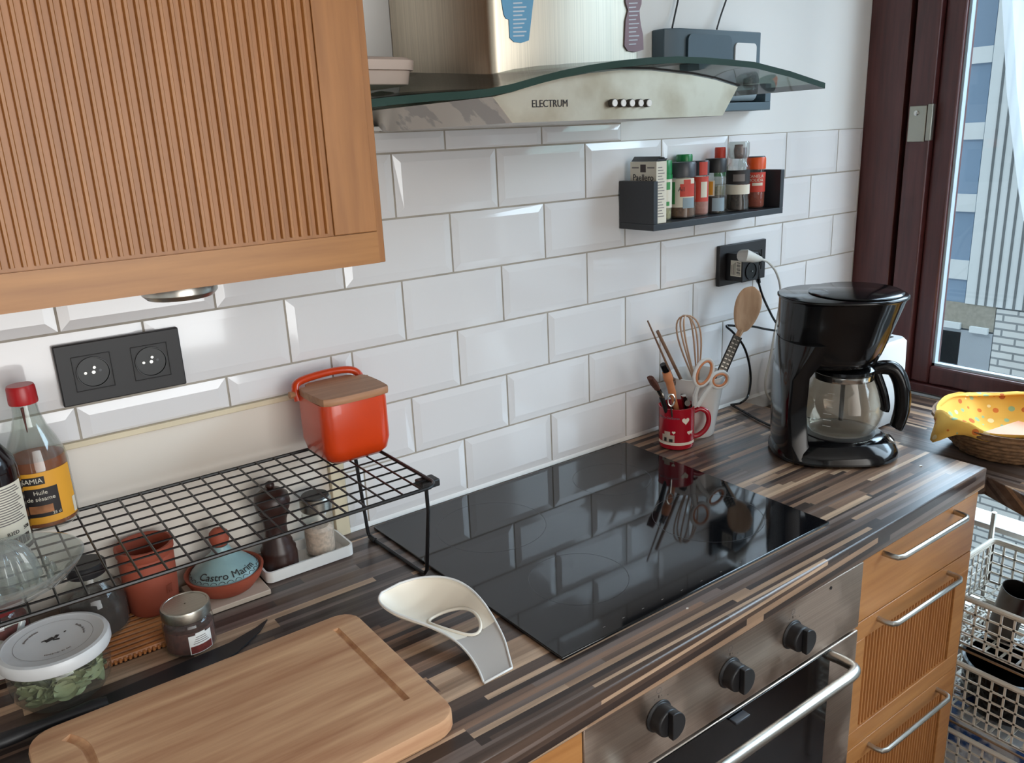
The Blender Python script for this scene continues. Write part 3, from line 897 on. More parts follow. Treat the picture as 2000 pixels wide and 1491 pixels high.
s2 = thing('double_socket', 'black double wall socket with an adapter above the coffee maker', 'socket', (.747, -.0075, 1.2525))
build('plate', MB().box(-.079, .079, -.009, 0, -.044, .044), 'socket', s2, bevel=.0015)
socket_insert(s2, .04)
ad = thing('plug_adapter', 'black cube plug adapter with a barcode sticker on the right socket', 'plug adapter', (.716, -.0168, 1.25))
build('cube_body', MB().box(-.028, .026, -.045, 0, -.03, .03), 'blackm', ad, bevel=.002)
a_ = MB().box(-.0285, -.0281, -.042, -.014, -.018, .016)
build('sticker', a_, 'creamlab', ad, smooth=0)
bc = MB()
for i in range(11):
    y = -.038 + i * .0012
    bc.box(-.0288, -.0286, -.040, -.030, -.015 + i * .0026, -.015 + i * .0026 + (.0014 if i % 3 else .0008))
for i in range(4): bc.box(-.0288, -.0286, -.027 + i * .003, -.026 + i * .003, -.015, .012 - i * .002)
build('barcode', bc, 'ink', ad, smooth=0)
rc = MB(); rn = lambda r, y: [(.0 + r * math.cos(2 * PI * i / 32), y, -.008 + r * math.sin(2 * PI * i / 32)) for i in range(32)]
rc.loft([rn(.0185, -.0455), rn(.0185, -.0475), rn(.017, -.0475), rn(.0165, -.0458), rn(.001, -.0458)], cap0=False)
build('outlet', rc, plain('outlet_black', (9, 9, 10), .3, var=0), ad)
rc = MB(); rc.loft([rn(.0015, -.0459), rn(.0015, -.050)]); build('earth_pin', rc, 'chrome', ad)

# ------------------------------------------------------------------ spice shelf
sx0, sx1, sz0 = .382, .768, 1.362
sh = thing('spice_shelf', 'black metal spice ledge on the tiled wall', 'shelf', (.575, -.0072, sz0))
ys = -.098
rel(build('ledge', MB().box(sx0, sx1, ys, -.0074, sz0, sz0 + .012).box(sx0, sx0 + .011, ys, -.0074, sz0 + .012, sz0 + .09).box(sx1 - .012, sx1, ys, -.0074, sz0 + .012, sz0 + .09), 'darkgrey', sh, bevel=.0008), sh)
ZS = sz0 + .0123


def face_labels(parent, r, cx, cy, items, a=None):
    a = facing(cx, cy) if a is None else a
    for nm, w, z0, z1, mt_, off in items:
        build(nm, MB().cpatch(r + .0003 + (.0003 if nm != 'label' else 0), a + off - w / 2, a + off + w / 2, z0, z1), mt_, parent)


sp = thing('paella_spice_box', 'white open carton of paella seasoning at the left end of the spice ledge', 'box', (.409, -.058, ZS), 0)
build('carton', MB().box(-.014, .013, -.034, .034, 0, .112), 'creamlab', sp, bevel=.0005)
build('open_flap', MB().prism([(-.013, -.032, .1125), (-.013, .032, .1125), (-.003, .034, .121), (-.003, -.034, .121)], (.0008, 0, 0)).prism([(.012, -.032, .1125), (.012, .034, .1125), (.006, .034, .119), (.006, -.034, .119)], (.0008, 0, 0)).prism([(-.013, -.033, .1125), (.012, -.033, .1125), (.013, -.036, .117), (-.012, -.036, .117)], (0, .0008, 0)), 'greycap', sp, smooth=0)
text('lettering', 'Paellero', .0165, 'ink', sp, (-.0143, 0, .083), (PI / 2, 0, -PI / 2))
build('picture', MB().box(-.0144, -.0141, -.007, .007, .093, .107), 'millwood', sp, smooth=0)
for a_, b_ in ((-.029, -.011), (.011, .029)): build('caption', MB().box(-.0143, -.0141, a_, b_, .100, .1025), 'inkgrey', sp, smooth=0)
tx = MB()
for i in range(18): tx.box(-.010, .007 - (i % 3) * .003, -.0343, -.0341, .012 + i * .0052, .0135 + i * .0052)
build('print', tx, 'inkgrey', sp, smooth=0)


def spice(name, label, x, y, r, h, capm, caph, content, ch_, labs, caprad=None, body='glass', cap_prof=None, txts=()):
    t = thing(name, label, 'spice jar', (x, y, ZS), 0, 'spice jars on the black ledge')
    hb_ = h - caph
    build('jar_body', MB().lathe([(r * .9, 0), (r, .003), (r, hb_ * .86), (r * .8, hb_ * .97), (r * .8, hb_)], seg=28), body, t)
    if content: build('filling', MB().lathe([(r * .8, .002), (r * .93, .005), (r * .93, ch_)], seg=20), content, t)
    cr = caprad or r
    build('cap', MB().lathe(cap_prof or [(cr * .98, hb_), (cr, hb_ + .002), (cr, h - .003), (cr * .93, h)], seg=28), capm, t)
    face_labels(t, r, x, y, labs)
    a = facing(x, y)
    for s_, sz, z, mt_ in txts: text('lettering', s_, sz, mt_, t, cyl=(r + .0004, a, z))
    return t


spice('green_spice_jar', 'slim spice jar with a green cap beside the paella carton', .449, -.055, .0185, .112, 'green', .026, 'herbs', .03,
      [('label', 2.6, .024, .082, 'creamlab', 0), ('print', 1.8, .058, .072, 'greenlab', 0), ('print', 1.4, .028, .036, 'greenlab', .1), ('band', 3.0, .0775, .086, 'green', 0)])
spice('wide_spice_jar', 'wide spice jar with a dark grey cap and red label', .503, -.055, .0275, .106, 'greycap', .028, 'brownspice', .022,
      [('label', 2.2, .022, .076, 'creamlab', -.1), ('print', 1.1, .042, .066, 'redlab', .45), ('print', .9, .02, .040, 'paleroll', .55), ('print', .5, .066, .074, 'redlab', .4), ('print', .3, .028, .07, 'greenlab', -.6)],
      txts=(('Ail', .012, .056, 'ink'),))
spice('red_spice_jar', 'narrow red spice jar with a grey and red cap', .555, -.055, .0185, .106, 'greycap', .028, 'pinkspice', .07,
      [('label', 2.8, .028, .076, 'redlab', -.3), ('print', .7, .036, .066, 'creamlab', .5), ('cap_label', .9, .079, .104, 'redlab', .4)])
spice('black_capped_spice_jar', 'glass spice jar with a black cap and a white pentagon tag', .602, -.055, .0215, .108, 'blackm', .027, 'darkfood', .034,
      [('label', .7, .036, .066, 'creamlab', -.4), ('print', .4, .038, .064, 'yellowlab', -.4), ('tag', 1.2, .006, .032, 'paleroll', .35)])
t = thing('clear_pepper_grinder', 'tall clear pepper grinder with a black label, highest on the spice ledge', 'grinder', (.668, -.058, ZS), 0)
build('jar_body', MB().lathe([(.021, 0), (.0235, .003), (.0235, .020), (.0215, .026), (.0225, .08), (.0235, .088), (.0165, .098), (.0165, .104)], seg=28), 'glass', t)
build('filling', MB().lathe([(.018, .002), (.0215, .005), (.021, .036)], seg=20), 'peppercorn', t)
build('grinder_head', MB().lathe([(.0165, .1045), (.02, .107), (.0215, .112), (.0215, .134), (.0195, .138)], seg=28), 'glassj', t)
build('mechanism', MB().lathe([(.008, .1048), (.010, .12), (.008, .132)], seg=16), 'sumac', t)
face_labels(t, .0235, .668, -.058, [('label', 2.8, .054, .082, 'ink', 0), ('print', 1.0, .060, .074, 'inkgrey', .1), ('lower_label', 2.8, .034, .053, 'creamlab', 0)])
t = spice('orange_spice_jar', 'small spice jar with an orange cap at the right end of the ledge', .730, -.055, .0195, .104, 'orangecap', .024, 'redspice', .045,
          [('label', 2.6, .034, .074, 'redlab', 0), ('print', 1.1, .047, .053, 'creamlab', .2)], txts=(('CANELA', .0085, .066, 'creamlab'), ('MOLIDA', .0085, .058, 'creamlab')))
build('cap_insert', MB().lathe([(.0178, .1042), (.017, .106)], seg=24), 'bluegreyd', t)
t = spice('slim_green_red_jar', 'slim jar with a red top and green band standing behind the pepper grinder', .648, -.027, .011, .128, 'redlab', .03, 'herbs', .05,
          [('band', 3.0, .07, .097, 'green', 0)])
t = spice('green_lidded_jar', 'jar with a dark green lid half hidden behind the wide spice jar', .542, -.026, .016, .119, 'green', .02, 'brownspice', .05, [('label', 2.6, .03, .08, 'creamlab', 0)])
t = spice('pale_capped_jar', 'slim jar with a mauve cap hidden behind the pepper grinder and orange jar', .722, -.025, .009, .124, 'mauvemag', .02, 'pinkspice', .05, [])

# ------------------------------------------------------------------ mug and pot with utensils
UD = math.atan2(-.6, .8)
mx_, my_ = .452, -.097
mugt = thing('red_mug', 'red heart-printed mug holding scissors and kitchen tools', 'mug', (mx_, my_, CT))
r0 = .036
build('mug_body', MB().lathe([(.030, .0003), (.034, .003), (r0, .012), (r0, .086), (r0 + .0008, .088), (r0 - .0015, .0885), (r0 - .003, .086), (r0 - .003, .006), (.001, .0055)], seg=44), 'redmug', mugt)
hd = [(r0 - .001, .072), (r0 + .012, .076), (r0 + .026, .068), (r0 + .030, .050), (r0 + .024, .032), (r0 + .010, .020), (r0 - .001, .018)]
ah = UD + .05
build('handle', MB().tube(smooth_pts([(r * math.cos(ah), r * math.sin(ah), z) for r, z in hd], 5), .0052, 12), 'redmug', mugt)
am = facing(mx_, my_)


def heart(parent, off, z, s):
    b = MB(); pts = []
    for i in range(28):
        t = 2 * PI * i / 28
        x = 16 * math.sin(t) ** 3; y = 13 * math.cos(t) - 5 * math.cos(2 * t) - 2 * math.cos(3 * t) - math.cos(4 * t)
        a = am + off + x * s / 17 / r0
        pts.append(((r0 + .0004) * math.cos(a), (r0 + .0004) * math.sin(a), z + y * s / 17))
    c = Vector((math.cos(am + off), math.sin(am + off), 0)) * .0004
    b.prism(pts, c)
    build('heart_print', b, 'ivory', parent, smooth=0)


heart(mugt, .52, .064, .0085); heart(mugt, .75, .038, .0052); heart(mugt, .9, .038, .0045); heart(mugt, -.15, .040, .0038)
build('white_band', MB().cpatch(r0 + .0002, am - 1.3, am + 1.25, .0125, .018), 'ivory', mugt)
build('house_print', MB().cpatch(r0 + .0003, am - .85, am - .1, .019, .034).cpatch(r0 + .0003, am - .7, am - .35, .034, .041), 'stone', mugt)
build('house_print', MB().cpatch(r0 + .0008, am - .7, am - .55, .02, .028).cpatch(r0 + .0008, am - .4, am - .2, .02, .026), 'ink', mugt)
text('lettering', 'Merry Christmas', .0065, 'mauvemag', mugt, cyl=(r0 + .0002, am - .45, .070))

px_, py_ = .536, -.074
pot = thing('white_utensil_pot', 'tapered white ceramic pot of utensils behind the red mug', 'pot', (px_, py_, CT))
build('pot_body', MB().lathe([(.036, .0003), (.038, .003), (.0575, .128), (.0585, .132), (.056, .1325), (.054, .128), (.035, .008), (.001, .007)], seg=48), 'porcelain', pot)

# utensils in the pot
A_ = lambda y, u, v: at('y', y, u, v)
G = 'utensils in the white pot'


def stick(name, label, p0, p1, r0_, r1_, mat, cat, group=G, flat=1):
    o = build(name, MB().tube([p0, p0.lerp(p1, .5), p1], [r0_, (r0_ + r1_) / 2, r1_], 8, flat=flat), mat)
    return tag(o, label, cat, group)


stick('chopstick', 'longer thin brown wooden stick leaning left out of the white pot', A_(-.072, 1265, 627), Vector((.545, -.06, CT + .012)), .0016, .0032, 'chopstick', 'chopstick')
stick('chopstick', 'shorter thick brown wooden stick leaning left out of the white pot', A_(-.078, 1284, 647), Vector((.553, -.082, CT + .012)), .0034, .0036, 'chopstick', 'chopstick')
# whisk
wk = thing('whisk', 'pale wire whisk standing in the white pot', 'whisk', Vector((.545, -.065, CT + .012)), 0, G)
base = A_(-.07, 1362, 760); topw = A_(-.07, 1340, 617)
ax = (topw - base); ax_n = ax.normalized()
sd = Vector((.8, -.6, 0)); sd2 = Vector((.6, .8, 0))
for j in range(3):
    d = sd * math.cos(j * PI / 3) + sd2 * math.sin(j * PI / 3)
    pts = []
    for i in range(25):
        t = PI * i / 24
        w_ = .0205 * math.sin(t) if True else 0
        hh = (1 - math.cos(t)) / 2
        # loop: up one side and down the other
        s_ = i / 24
        u_ = math.sin(PI * s_)
        side = (1 if s_ < .5 else -1)
        hgt = math.sin(PI * s_) ** .75
        wid = .024 * (math.sin(min(1, abs(1 - 2 * s_) * 1.0) * PI) ** .8 if abs(1 - 2 * s_) > .0 else 0)
        pts.append(base + ax * hgt + d * side * wid * (1.0 if hgt > .05 else .6))
    rel(build('wire_loop', MB().tube(pts, .0019, 6), 'copper', wk), wk)
rel(build('whisk_handle', MB().tube([Vector((.543, -.062, CT + .012)), base + ax * .05], [.005, .006], 10), 'satin', wk), wk)
# wooden spoon
ws = thing('wooden_spoon', 'wooden spoon standing tall in the white pot', 'spoon', Vector((.553, -.06, CT + .012)), 0, G)
s0 = A_(-.085, 1470, 560); s1 = A_(-.085, 1446, 650); s2_ = Vector((.546, -.055, CT + .012))
up = (s0 - s1).normalized(); rt = Vector((.8, -.6, 0)); rt = (rt - up * rt.dot(up)).normalized(); nf = up.cross(rt).normalized()
cen = (s0 + s1) / 2; hl = (s0 - s1).length / 2
rings = []
for i in range(15):
    t = -1 + 2 * i / 14; tt = t * .995
    w_ = .0265 * math.sqrt(max(0, 1 - tt * tt)) * (1.0 + .18 * t) + .0012
    rg = []
    for j in range(16):
        a = 2 * PI * j / 16; 
        dn = math.sin(a) * .0055 * math.sqrt(max(.02, 1 - tt * tt))
        cup = .008 * (1 - (math.cos(a)) ** 2) * (1 - tt * tt)
        rg.append(cen + up * (hl * tt) + rt * (w_ * math.cos(a)) + nf * (dn + cup - .004))
    rings.append(rg)
rel(build('spoon_bowl', MB().loft(rings), 'spoonwood', ws, smooth=60), ws)
rel(build('spoon_handle', MB().tube([s1 + up * .006, s1.lerp(s2_, .2), s2_], [.0065, .0048, .0045], 10), 'spoonwood', ws), ws)
# grater
gt = thing('hand_grater', 'narrow dark steel hand grater leaning right in the white pot', 'grater', Vector((.565, -.07, CT + .012)), 0, G)
g0 = A_(-.105, 1441, 657); g1 = A_(-.10, 1412, 722)
upg = (g0 - g1).normalized(); rg_ = (rt - upg * rt.dot(upg)).normalized(); ng = upg.cross(rg_).normalized()
q = [g0 - rg_ * .0085, g0 + rg_ * .0085, g1 + rg_ * .009, g1 - rg_ * .009]
rel(build('grater_blade', MB().prism(q, ng * .0012), 'zester', gt, smooth=0), gt)
tt_ = MB()
for i in range(8):
    for j in range(2):
        c = g1.lerp(g0, (i + .6) / 8.6) + rg_ * (-.004 + .008 * j) - ng * .0008
        tt_.prism([c - rg_ * .0028 - upg * .001, c + rg_ * .0028 - upg * .001, c + rg_ * .002 + upg * .0016, c - rg_ * .002 + upg * .0016], -ng * .001)
rel(build('grater_teeth', tt_, 'satin', gt, smooth=0), gt)
rel(build('grater_frame', MB().tube([g0 - rg_ * .009, g1 - rg_ * .0095, Vector((.562, -.074, CT + .012))], .0013, 6).tube([g0 + rg_ * .009, g1 + rg_ * .0095, Vector((.567, -.074, CT + .012))], .0013, 6), 'blackm', gt), gt)

# tools in the mug
G2 = 'tools in the red mug'
MF = Vector((mx_, my_, CT + .008))
sc = thing('scissors', 'kitchen scissors with white and salmon loop handles in the red mug', 'scissors', MF, 0, G2)
ysc = -.141
pv = A_(-.124, 1357, 792)


def oval(c, a, b, tilt, n=24):
    C = A_(ysc, *c); out = []
    for i in range(n):
        t = 2 * PI * i / n; du = a * math.cos(t); dv = b * math.sin(t)
        out.append(A_(ysc, c[0] + du * math.cos(tilt) - dv * math.sin(tilt), c[1] + du * math.sin(tilt) + dv * math.cos(tilt)))
    return out


for (c, a, b, tl), arm in ((((1374, 728), 16, 28, .42), ((1363, 752), (1357, 772), (1356, 793))), (((1405, 742), 18, 15, -.5), ((1390, 752), (1377, 768), (1361, 793)))):
    ov_ = oval(c, a, b, tl)
    hnd = rel(build('handle_loop', MB().tube(ov_, .0034, 8, cyclic=True), 'whiteish', sc), sc)
    iv = oval(c, a - 4, b - 4, tl)
    rel(build('inner_grip', MB().tube([p + Vector((-.0006, -.0016, 0)) for p in iv], .0026, 8, cyclic=True), 'handleor', sc), sc)
    rel(build('handle_arm', MB().tube([A_(ysc, *arm[0]), A_(-.134, *arm[1]), A_(-.124, *arm[2])], [.0048, .0052, .0062], 8), 'whiteish', sc), sc)
p1 = pv
rel(build('blade', MB().prism([p1 + Vector((-.008, 0, .004)), p1 + Vector((.008, 0, .004)), MF + Vector((.003, 0, .0)), MF + Vector((-.003, 0, 0))], (0, .002, 0)), 'pan', sc), sc)
rel(build('blade', MB().prism([p1 + Vector((-.009, -.0025, .006)), p1 + Vector((.007, -.0025, .006)), MF + Vector((.008, 0, .0)), MF + Vector((.003, 0, 0))], (0, .002, 0)), 'blackm', sc), sc)
br_ = thing('pastry_brush', 'pastry brush with brown bristles leaning left in the red mug', 'brush', MF, 0, G2)
b0 = A_(-.105, 1270, 738); b1 = A_(-.105, 1284, 760); b2 = A_(-.103, 1292, 775); b3 = Vector((mx_ + .004, my_ + .004, CT + .008))
rel(build('bristles', MB().tube([b0, b0.lerp(b1, .5), b1], [.0085, .0105, .0075], 10, flat=.6), 'bristle', br_), br_)
rel(build('ferrule', MB().tube([b1, b2], [.0078, .0074], 10, flat=.6), 'chrome', br_), br_)
rel(build('brush_handle', MB().tube([b2, b2.lerp(b3, .5), b3], [.0055, .004, .004], 10), 'blackm', br_), br_)
pe = thing('wooden_handled_peeler', 'peeler with a turned wooden handle and black end in the red mug', 'peeler', MF, 0, G2)
a0 = A_(-.09, 1294, 712); a1 = A_(-.09, 1301, 726); a2 = A_(-.092, 1310, 756); a3 = A_(-.095, 1322, 802)
rel(build('peeler_handle', MB().tube(smooth_pts([a1, a1.lerp(a2, .4), a2, a3], 4), [.0085] * 3 + [.0095] * 3 + [.008] * 4 + [.0055] * 3, 12), 'handleor', pe, smooth=60), pe)
rel(build('hanging_end', MB().tube([a0, a1], [.006, .007], 10), 'blackp', pe), pe)
rel(build('peeler_blade', MB().tube([a3, Vector((mx_ - .006, my_ + .008, CT + .01))], [.003, .002], 6), 'satin', pe), pe)
kk = stick('metal_skewer', 'thin dark steel skewer beside the peeler in the red mug', A_(-.088, 1316, 745), Vector((mx_ - .002, my_ + .012, CT + .01)), .002, .002, 'pan', 'skewer', G2)
rgp = thing('measuring_ring', 'small polished steel ring tool in the red mug', 'kitchen tool', MF, 0, G2)
c_ = A_(-.118, 1311, 782)
ringp = [c_ + Vector((.8, -.6, 0)) * (.007 * math.cos(t * PI / 10)) + Vector((0, 0, 1)) * (.012 * math.sin(t * PI / 10)) for t in range(20)]
rel(build('ring', MB().tube(ringp, .0018, 8, cyclic=True), 'chrome', rgp), rgp)
rel(build('shank', MB().tube([c_ - Vector((0, 0, .012)), Vector((mx_ - .01, my_ - .004, CT + .01))], .002, 8), 'chrome', rgp), rgp)
cn = thing('can_opener', 'steel can opener between peeler and scissors in the red mug', 'can opener', MF, 0, G2)
o0 = A_(-.108, 1337, 775); o1_ = A_(-.108, 1340, 800)
rel(build('opener_head', MB().tube([o0 + Vector((-.004, 0, .004)), o0, o1_], [.008, .0095, .007], 6, flat=.45), 'chrome', cn, smooth=20), cn)
rel(build('opener_wheel', MB().tube([A_(-.118, 1343, 788), A_(-.112, 1343, 788)], .006, 12), 'pan', cn), cn)
rel(build('opener_grip', MB().tube([o1_, Vector((mx_ + .004, my_ - .008, CT + .01))], [.006, .004], 8), 'blackm', cn), cn)

# ------------------------------------------------------------------ coffee maker
ka = math.atan2(-.66, .75)
kx, ky2 = .650, -.322
cm = thing('coffee_maker', 'glossy black drip coffee maker with a glass carafe beside the white pot', 'coffee maker', (kx, ky2, CT), ka)
# local: +x = front (carafe handle side)
rings = [sell(.0, 0, .112, .094, .0006, 2.6), sell(0, 0, .118, .100, .006, 2.6), sell(0, 0, .117, .099, .016, 2.6), sell(.0, 0, .112, .094, .025, 2.5), sell(0, 0, .098, .084, .036, 2.4), sell(0, 0, .088, .078, .041, 2.4)]
build('base', MB().loft(rings), 'blackp', cm, smooth=50)
build('hot_plate', MB().lathe([(.066, .0412), (.066, .043), (.062, .0435)], .012, 0, 40), 'blackm', cm)
colr = []
for z, xr, w_ in ((.012, -.050, .086), (.0405, -.064, .078), (.10, -.070, .076), (.17, -.068, .078), (.20, -.050, .084), (.235, -.030, .090)):
    o = []
    xl = -.1125
    for i in range(24):
        t = PI / 2 + PI * i / 23
        o.append(((xr - .03) + abs(xl - xr + .03) * math.cos(t) if True else 0, w_ * math.sin(t), z))
    o.append((xr, -w_ * .9, z)); o.append((xr + .008, -w_ * .5, z)); o.append((xr + .008, w_ * .5, z)); o.append((xr, w_ * .9, z))
    colr.append(o)
build('water_tank', MB().loft(colr), 'blackp', cm, smooth=50)
rings = [sell(-.012, 0, .066, .056, .180, 2.0), sell(-.018, 0, .086, .074, .186, 2.1), sell(-.018, 0, .0935, .082, .205, 2.2), sell(-.013, 0, .0985, .088, .235, 2.3), sell(-.007, 0, .1045, .093, .27, 2.3), sell(-.001, 0, .1105, .097, .306, 2.3), sell(0, 0, .1115, .098, .309, 2.3)]
build('filter_housing', MB().loft(rings), 'blackp', cm, smooth=60)
build('housing_rim', MB().loft([sell(0, 0, .113, .100, .3092, 2.3), sell(0, 0, .1145, .1015, .311, 2.3), sell(0, 0, .1145, .1015, .314, 2.3), sell(0, 0, .112, .099, .3155, 2.3)]), 'blackp', cm, smooth=60)
lid = build('lid', MB().loft([sell(.024, 0, .082, .090, .3157, 2.0), sell(.024, 0, .083, .091, .318, 2.0), sell(.024, 0, .079, .087, .3205, 2.0)]), 'blackp', cm, smooth=60)
sw = MB().lathe([(.0125, 0), (.0125, .003), (.0095, .0045), (.009, .003), (.0, .003)], seg=28, cap1=False)
a5 = -.24
T = Matrix.Rotation(a5, 4, 'Z') @ Matrix.Translation((.1035, 0, .0325)) @ Matrix.Rotation(.8, 4, 'Y')
bmesh.ops.transform(sw.bm, matrix=T, verts=sw.bm.verts)
swo = build('switch', sw, 'satin', cm)
sw = MB().lathe([(.0078, .0031), (.0075, .0052)], seg=20); bmesh.ops.transform(sw.bm, matrix=T, verts=sw.bm.verts)
build('switch_button', sw, 'blackp', swo)
# carafe (lifts out of the machine)
cf = thing('glass_carafe', 'glass coffee carafe with a black handle on the hot plate', 'carafe', (kx + .014 * math.cos(ka), ky2 + .014 * math.sin(ka), CT + .0437), ka - .12)
build('glass_body', MB().lathe([(.054, .0006), (.060, .004), (.071, .022), (.0755, .042), (.072, .066), (.062, .094), (.054, .112), (.0525, .118), (.0515, .118), (.053, .110), (.061, .092), (.0705, .065), (.074, .042), (.069, .023), (.058, .006), (.001, .0035)], seg=48, cap1=False), 'glassc', cf)
build('collar', MB().lathe([(.0545, .108), (.0552, .110), (.0552, .119), (.0535, .120), (.053, .119), (.053, .11)], seg=48, cap0=False, cap1=False), 'chrome', cf)
build('carafe_lid', MB().lathe([(.0535, .1202), (.056, .122), (.056, .128), (.045, .134), (.018, .138), (.001, .1385)], seg=40, cap1=False), 'blackp', cf)
build('drip_tube', MB().tube([(0, 0, .1195), (0, 0, .02)], .0042, 10), 'blackm', cf)
hp_ = smooth_pts([(.050, 0, .124), (.070, 0, .128), (.088, 0, .124), (.101, 0, .104), (.108, 0, .075), (.109, 0, .045), (.104, 0, .016), (.101, 0, .008)], 4)
nn = len(hp_)
build('carafe_handle', MB().tube(hp_, [.0145 + .003 * math.sin(PI * i / nn) for i in range(nn)], 14, flat=.85), 'blackp', cf, smooth=60)
hp_ = smooth_pts([(.055, 0, .124), (.063, 0, .105), (.073, 0, .078), (.079, 0, .052), (.078, 0, .042)], 4)
build('handle_bracket', MB().tube(hp_, .0115, 12, flat=.75), 'blackp', cf, smooth=60)
mk = MB()
for i, z in enumerate((.03, .042, .054, .066, .078, .09)):
    r = .0757 if z < .06 else .0757 - (z - .05) * .34
    mk.cpatch(r + .0004, -PI / 2 - .5 - .1, -PI / 2 - .5 + .1, z, z + .0009)
build('level_marks', mk, 'whiteish', cf)

# toaster
tsx, tsy = .945, -.165
ts = thing('toaster', 'white toaster half hidden behind the coffee maker by the window', 'toaster', (tsx, tsy, SILL))
build('housing', MB().loft([rrect(-.08, .07, -.105, .12, .02, .004), rrect(-.083, .073, -.108, .123, .022, .02), rrect(-.08, .07, -.105, .12, .022, .185), rrect(-.074, .064, -.099, .114, .02, .1925)]), 'whiteish', ts, smooth=40)
build('slot', MB().box(-.045, -.015, -.08, .095, .1926, .194).box(.012, .042, -.08, .095, .1926, .194), 'dark', ts)
build('base', MB().loft([rrect(-.078, .068, -.1, .115, .02, .0), rrect(-.078, .068, -.1, .115, .02, .0039)]), 'blackm', ts)
kn = MB().lathe([(.017, 0), (.017, .01), (.013, .014)], seg=24)
bmesh.ops.transform(kn.bm, matrix=Matrix.Translation((.05, -.1085, .05)) @ Matrix.Rotation(PI / 2, 4, 'X'), verts=kn.bm.verts)
build('browning_knob', kn, 'satin', ts)

def cordpart(o, t, lab=None):
    o.matrix_parent_inverse = (Matrix.Translation(t.location) @ Matrix.Rotation(t.rotation_euler.z, 4, 'Z')).inverted()
    if lab: o['label'] = lab


# white plug and cord
yc = -.07
q = [at('y', y, u, v) for y, u, v in ((-.063, 1449, 500), (-.078, 1458, 500), (-.08, 1472, 504), (-.07, 1485, 506))]
cordpart(build('plug', MB().tube(q, [.013, .0135, .010, .0055], 14), 'cordw', ts), ts, 'white plug')
q = smooth_pts([at('y', y, u, v) for y, u, v in ((-.07, 1484, 506), (-.06, 1500, 512), (-.05, 1516, 532), (-.04, 1524, 562), (-.035, 1522, 600), (-.03, 1513, 650), (-.03, 1504, 700), (-.03, 1495, 740), (-.03, 1496, 765), (-.032, 1506, 782), (-.035, 1522, 786))], 6)
cordpart(build('power_cord', MB().tube(q, .0028, 8), 'cordw', ts), ts, 'white cord')
q = [at('y', y, u, v) for y, u, v in ((-.022, 1470, 512), (-.035, 1474, 522), (-.035, 1478, 538), (-.032, 1482, 552))]
cordpart(build('plug', MB().tube(q, [.009, .010, .007, .0045], 12), 'blackp', cm), cm)
q = smooth_pts([at('y', y, u, v) for y, u, v in ((-.032, 1481, 550), (-.03, 1490, 580), (-.03, 1508, 618), (-.03, 1522, 644), (-.03, 1500, 644), (-.028, 1470, 638), (-.022, 1440, 637), (-.02, 1419, 637), (-.025, 1432, 650), (-.03, 1452, 676), (-.032, 1463, 710), (-.034, 1466, 745), (-.038, 1460, 775), (-.045, 1446, 788))], 6)
c3 = [at('z', CT + .004, u, v) for u, v in ((1428, 791), (1450, 803), (1480, 820), (1508, 833), (1524, 836))]
q += smooth_pts(c3, 5)
cordpart(build('power_cord', MB().tube(q, .0027, 8), 'blackp', cm), cm)

# ------------------------------------------------------------------ bread basket
bx_, by_ = .995, -.505
bk = thing('bread_basket', 'oval woven wicker basket lined with a yellow dotted cloth', 'basket', (bx_, by_, SILL))
rings = []
prof_b = [(.088, .0006), (.100, .006), (.120, .026), (.140, .050), (.152, .068), (.155, .074), (.148, .074), (.134, .052), (.112, .028), (.092, .010)]
for r, z in prof_b: rings.append(sell(0, 0, r, r * .92, z, 2.1, 64))
wb_ = MB().loft(rings)
wob = build('wicker_bowl', wb_, 'wicker', bk, smooth=60)
cl = MB()
for i in range(7):
    z = .008 + i * .0095
    r = np.interp(z, [q[1] for q in prof_b[:6]], [q[0] for q in prof_b[:6]]) + .0015
    pts = []
    for j in range(110):
        t = 2 * PI * j / 110; w_ = .0018 * math.sin(j * PI * .5 + (i % 2) * PI)
        c_, s_ = math.cos(t), math.sin(t)
        pts.append(((r + w_) * c_, (r * .92 + w_) * s_, z))
    cl.tube(pts, .0042, 6, cyclic=True)
build('woven_coil', cl, 'wicker', bk, smooth=60)
# cloth liner
seg = 96; rows = []
for k, (r, z) in enumerate([(.02, .016), (.085, .017), (.108, .030), (.130, .054), (.144, .076), (.150, .085), (.157, .083), (.163, .072), (.165, .060)]):
    rg = []
    for i in range(seg):
        t = 2 * PI * i / seg
        f = .006 * (k / 8) * math.sin(7 * t + 1) + .004 * (k / 8) * math.sin(13 * t + 2)
        zz = z + (.006 * math.sin(5 * t + .6) + .003 * math.sin(11 * t)) * (1 if k > 3 else k * .2)
        rr_ = r + f * .6
        if k >= 5:
            over = math.exp(-((t - 2.75) / .75) ** 2)
            tip = math.exp(-((t - 2.72) / .16) ** 2)
            rin = .1475 - .004 * (k - 5) + .002 * math.sin(9 * t)
            rr_ = rin * (1 - over) + rr_ * over; zz = (.077 - .0015 * (k - 5) + .004 * math.sin(5 * t + .6)) * (1 - over) + zz * over
            if k >= 7: rr_ += tip * .013 * (k - 6); zz -= tip * .012 * (k - 6)
        rg.append((rr_ * math.cos(t), rr_ * .92 * math.sin(t), zz))
    rows.append(rg)
lm = MB().loft(rows, cap0=True, cap1=False)
lo = tag(build('cloth_liner', lm, 'cloth', smooth=70), 'yellow dotted cloth lining the wicker bread basket', 'cloth')
lo.location = (bx_, by_, SILL + .0015)
sm_ = lo.modifiers.new('solid', 'SOLIDIFY'); sm_.thickness = .0012
tag(build('paper_sheet', MB().prism([(bx_ - .085, by_ - .06, SILL + .036), (bx_ + .07, by_ - .07, SILL + .032), (bx_ + .08, by_ + .02, SILL + .034), (bx_ - .06, by_ + .03, SILL + .040)], (0, 0, .0015)), 'handleor'), 'peach coloured paper lying in the bread basket', 'paper')

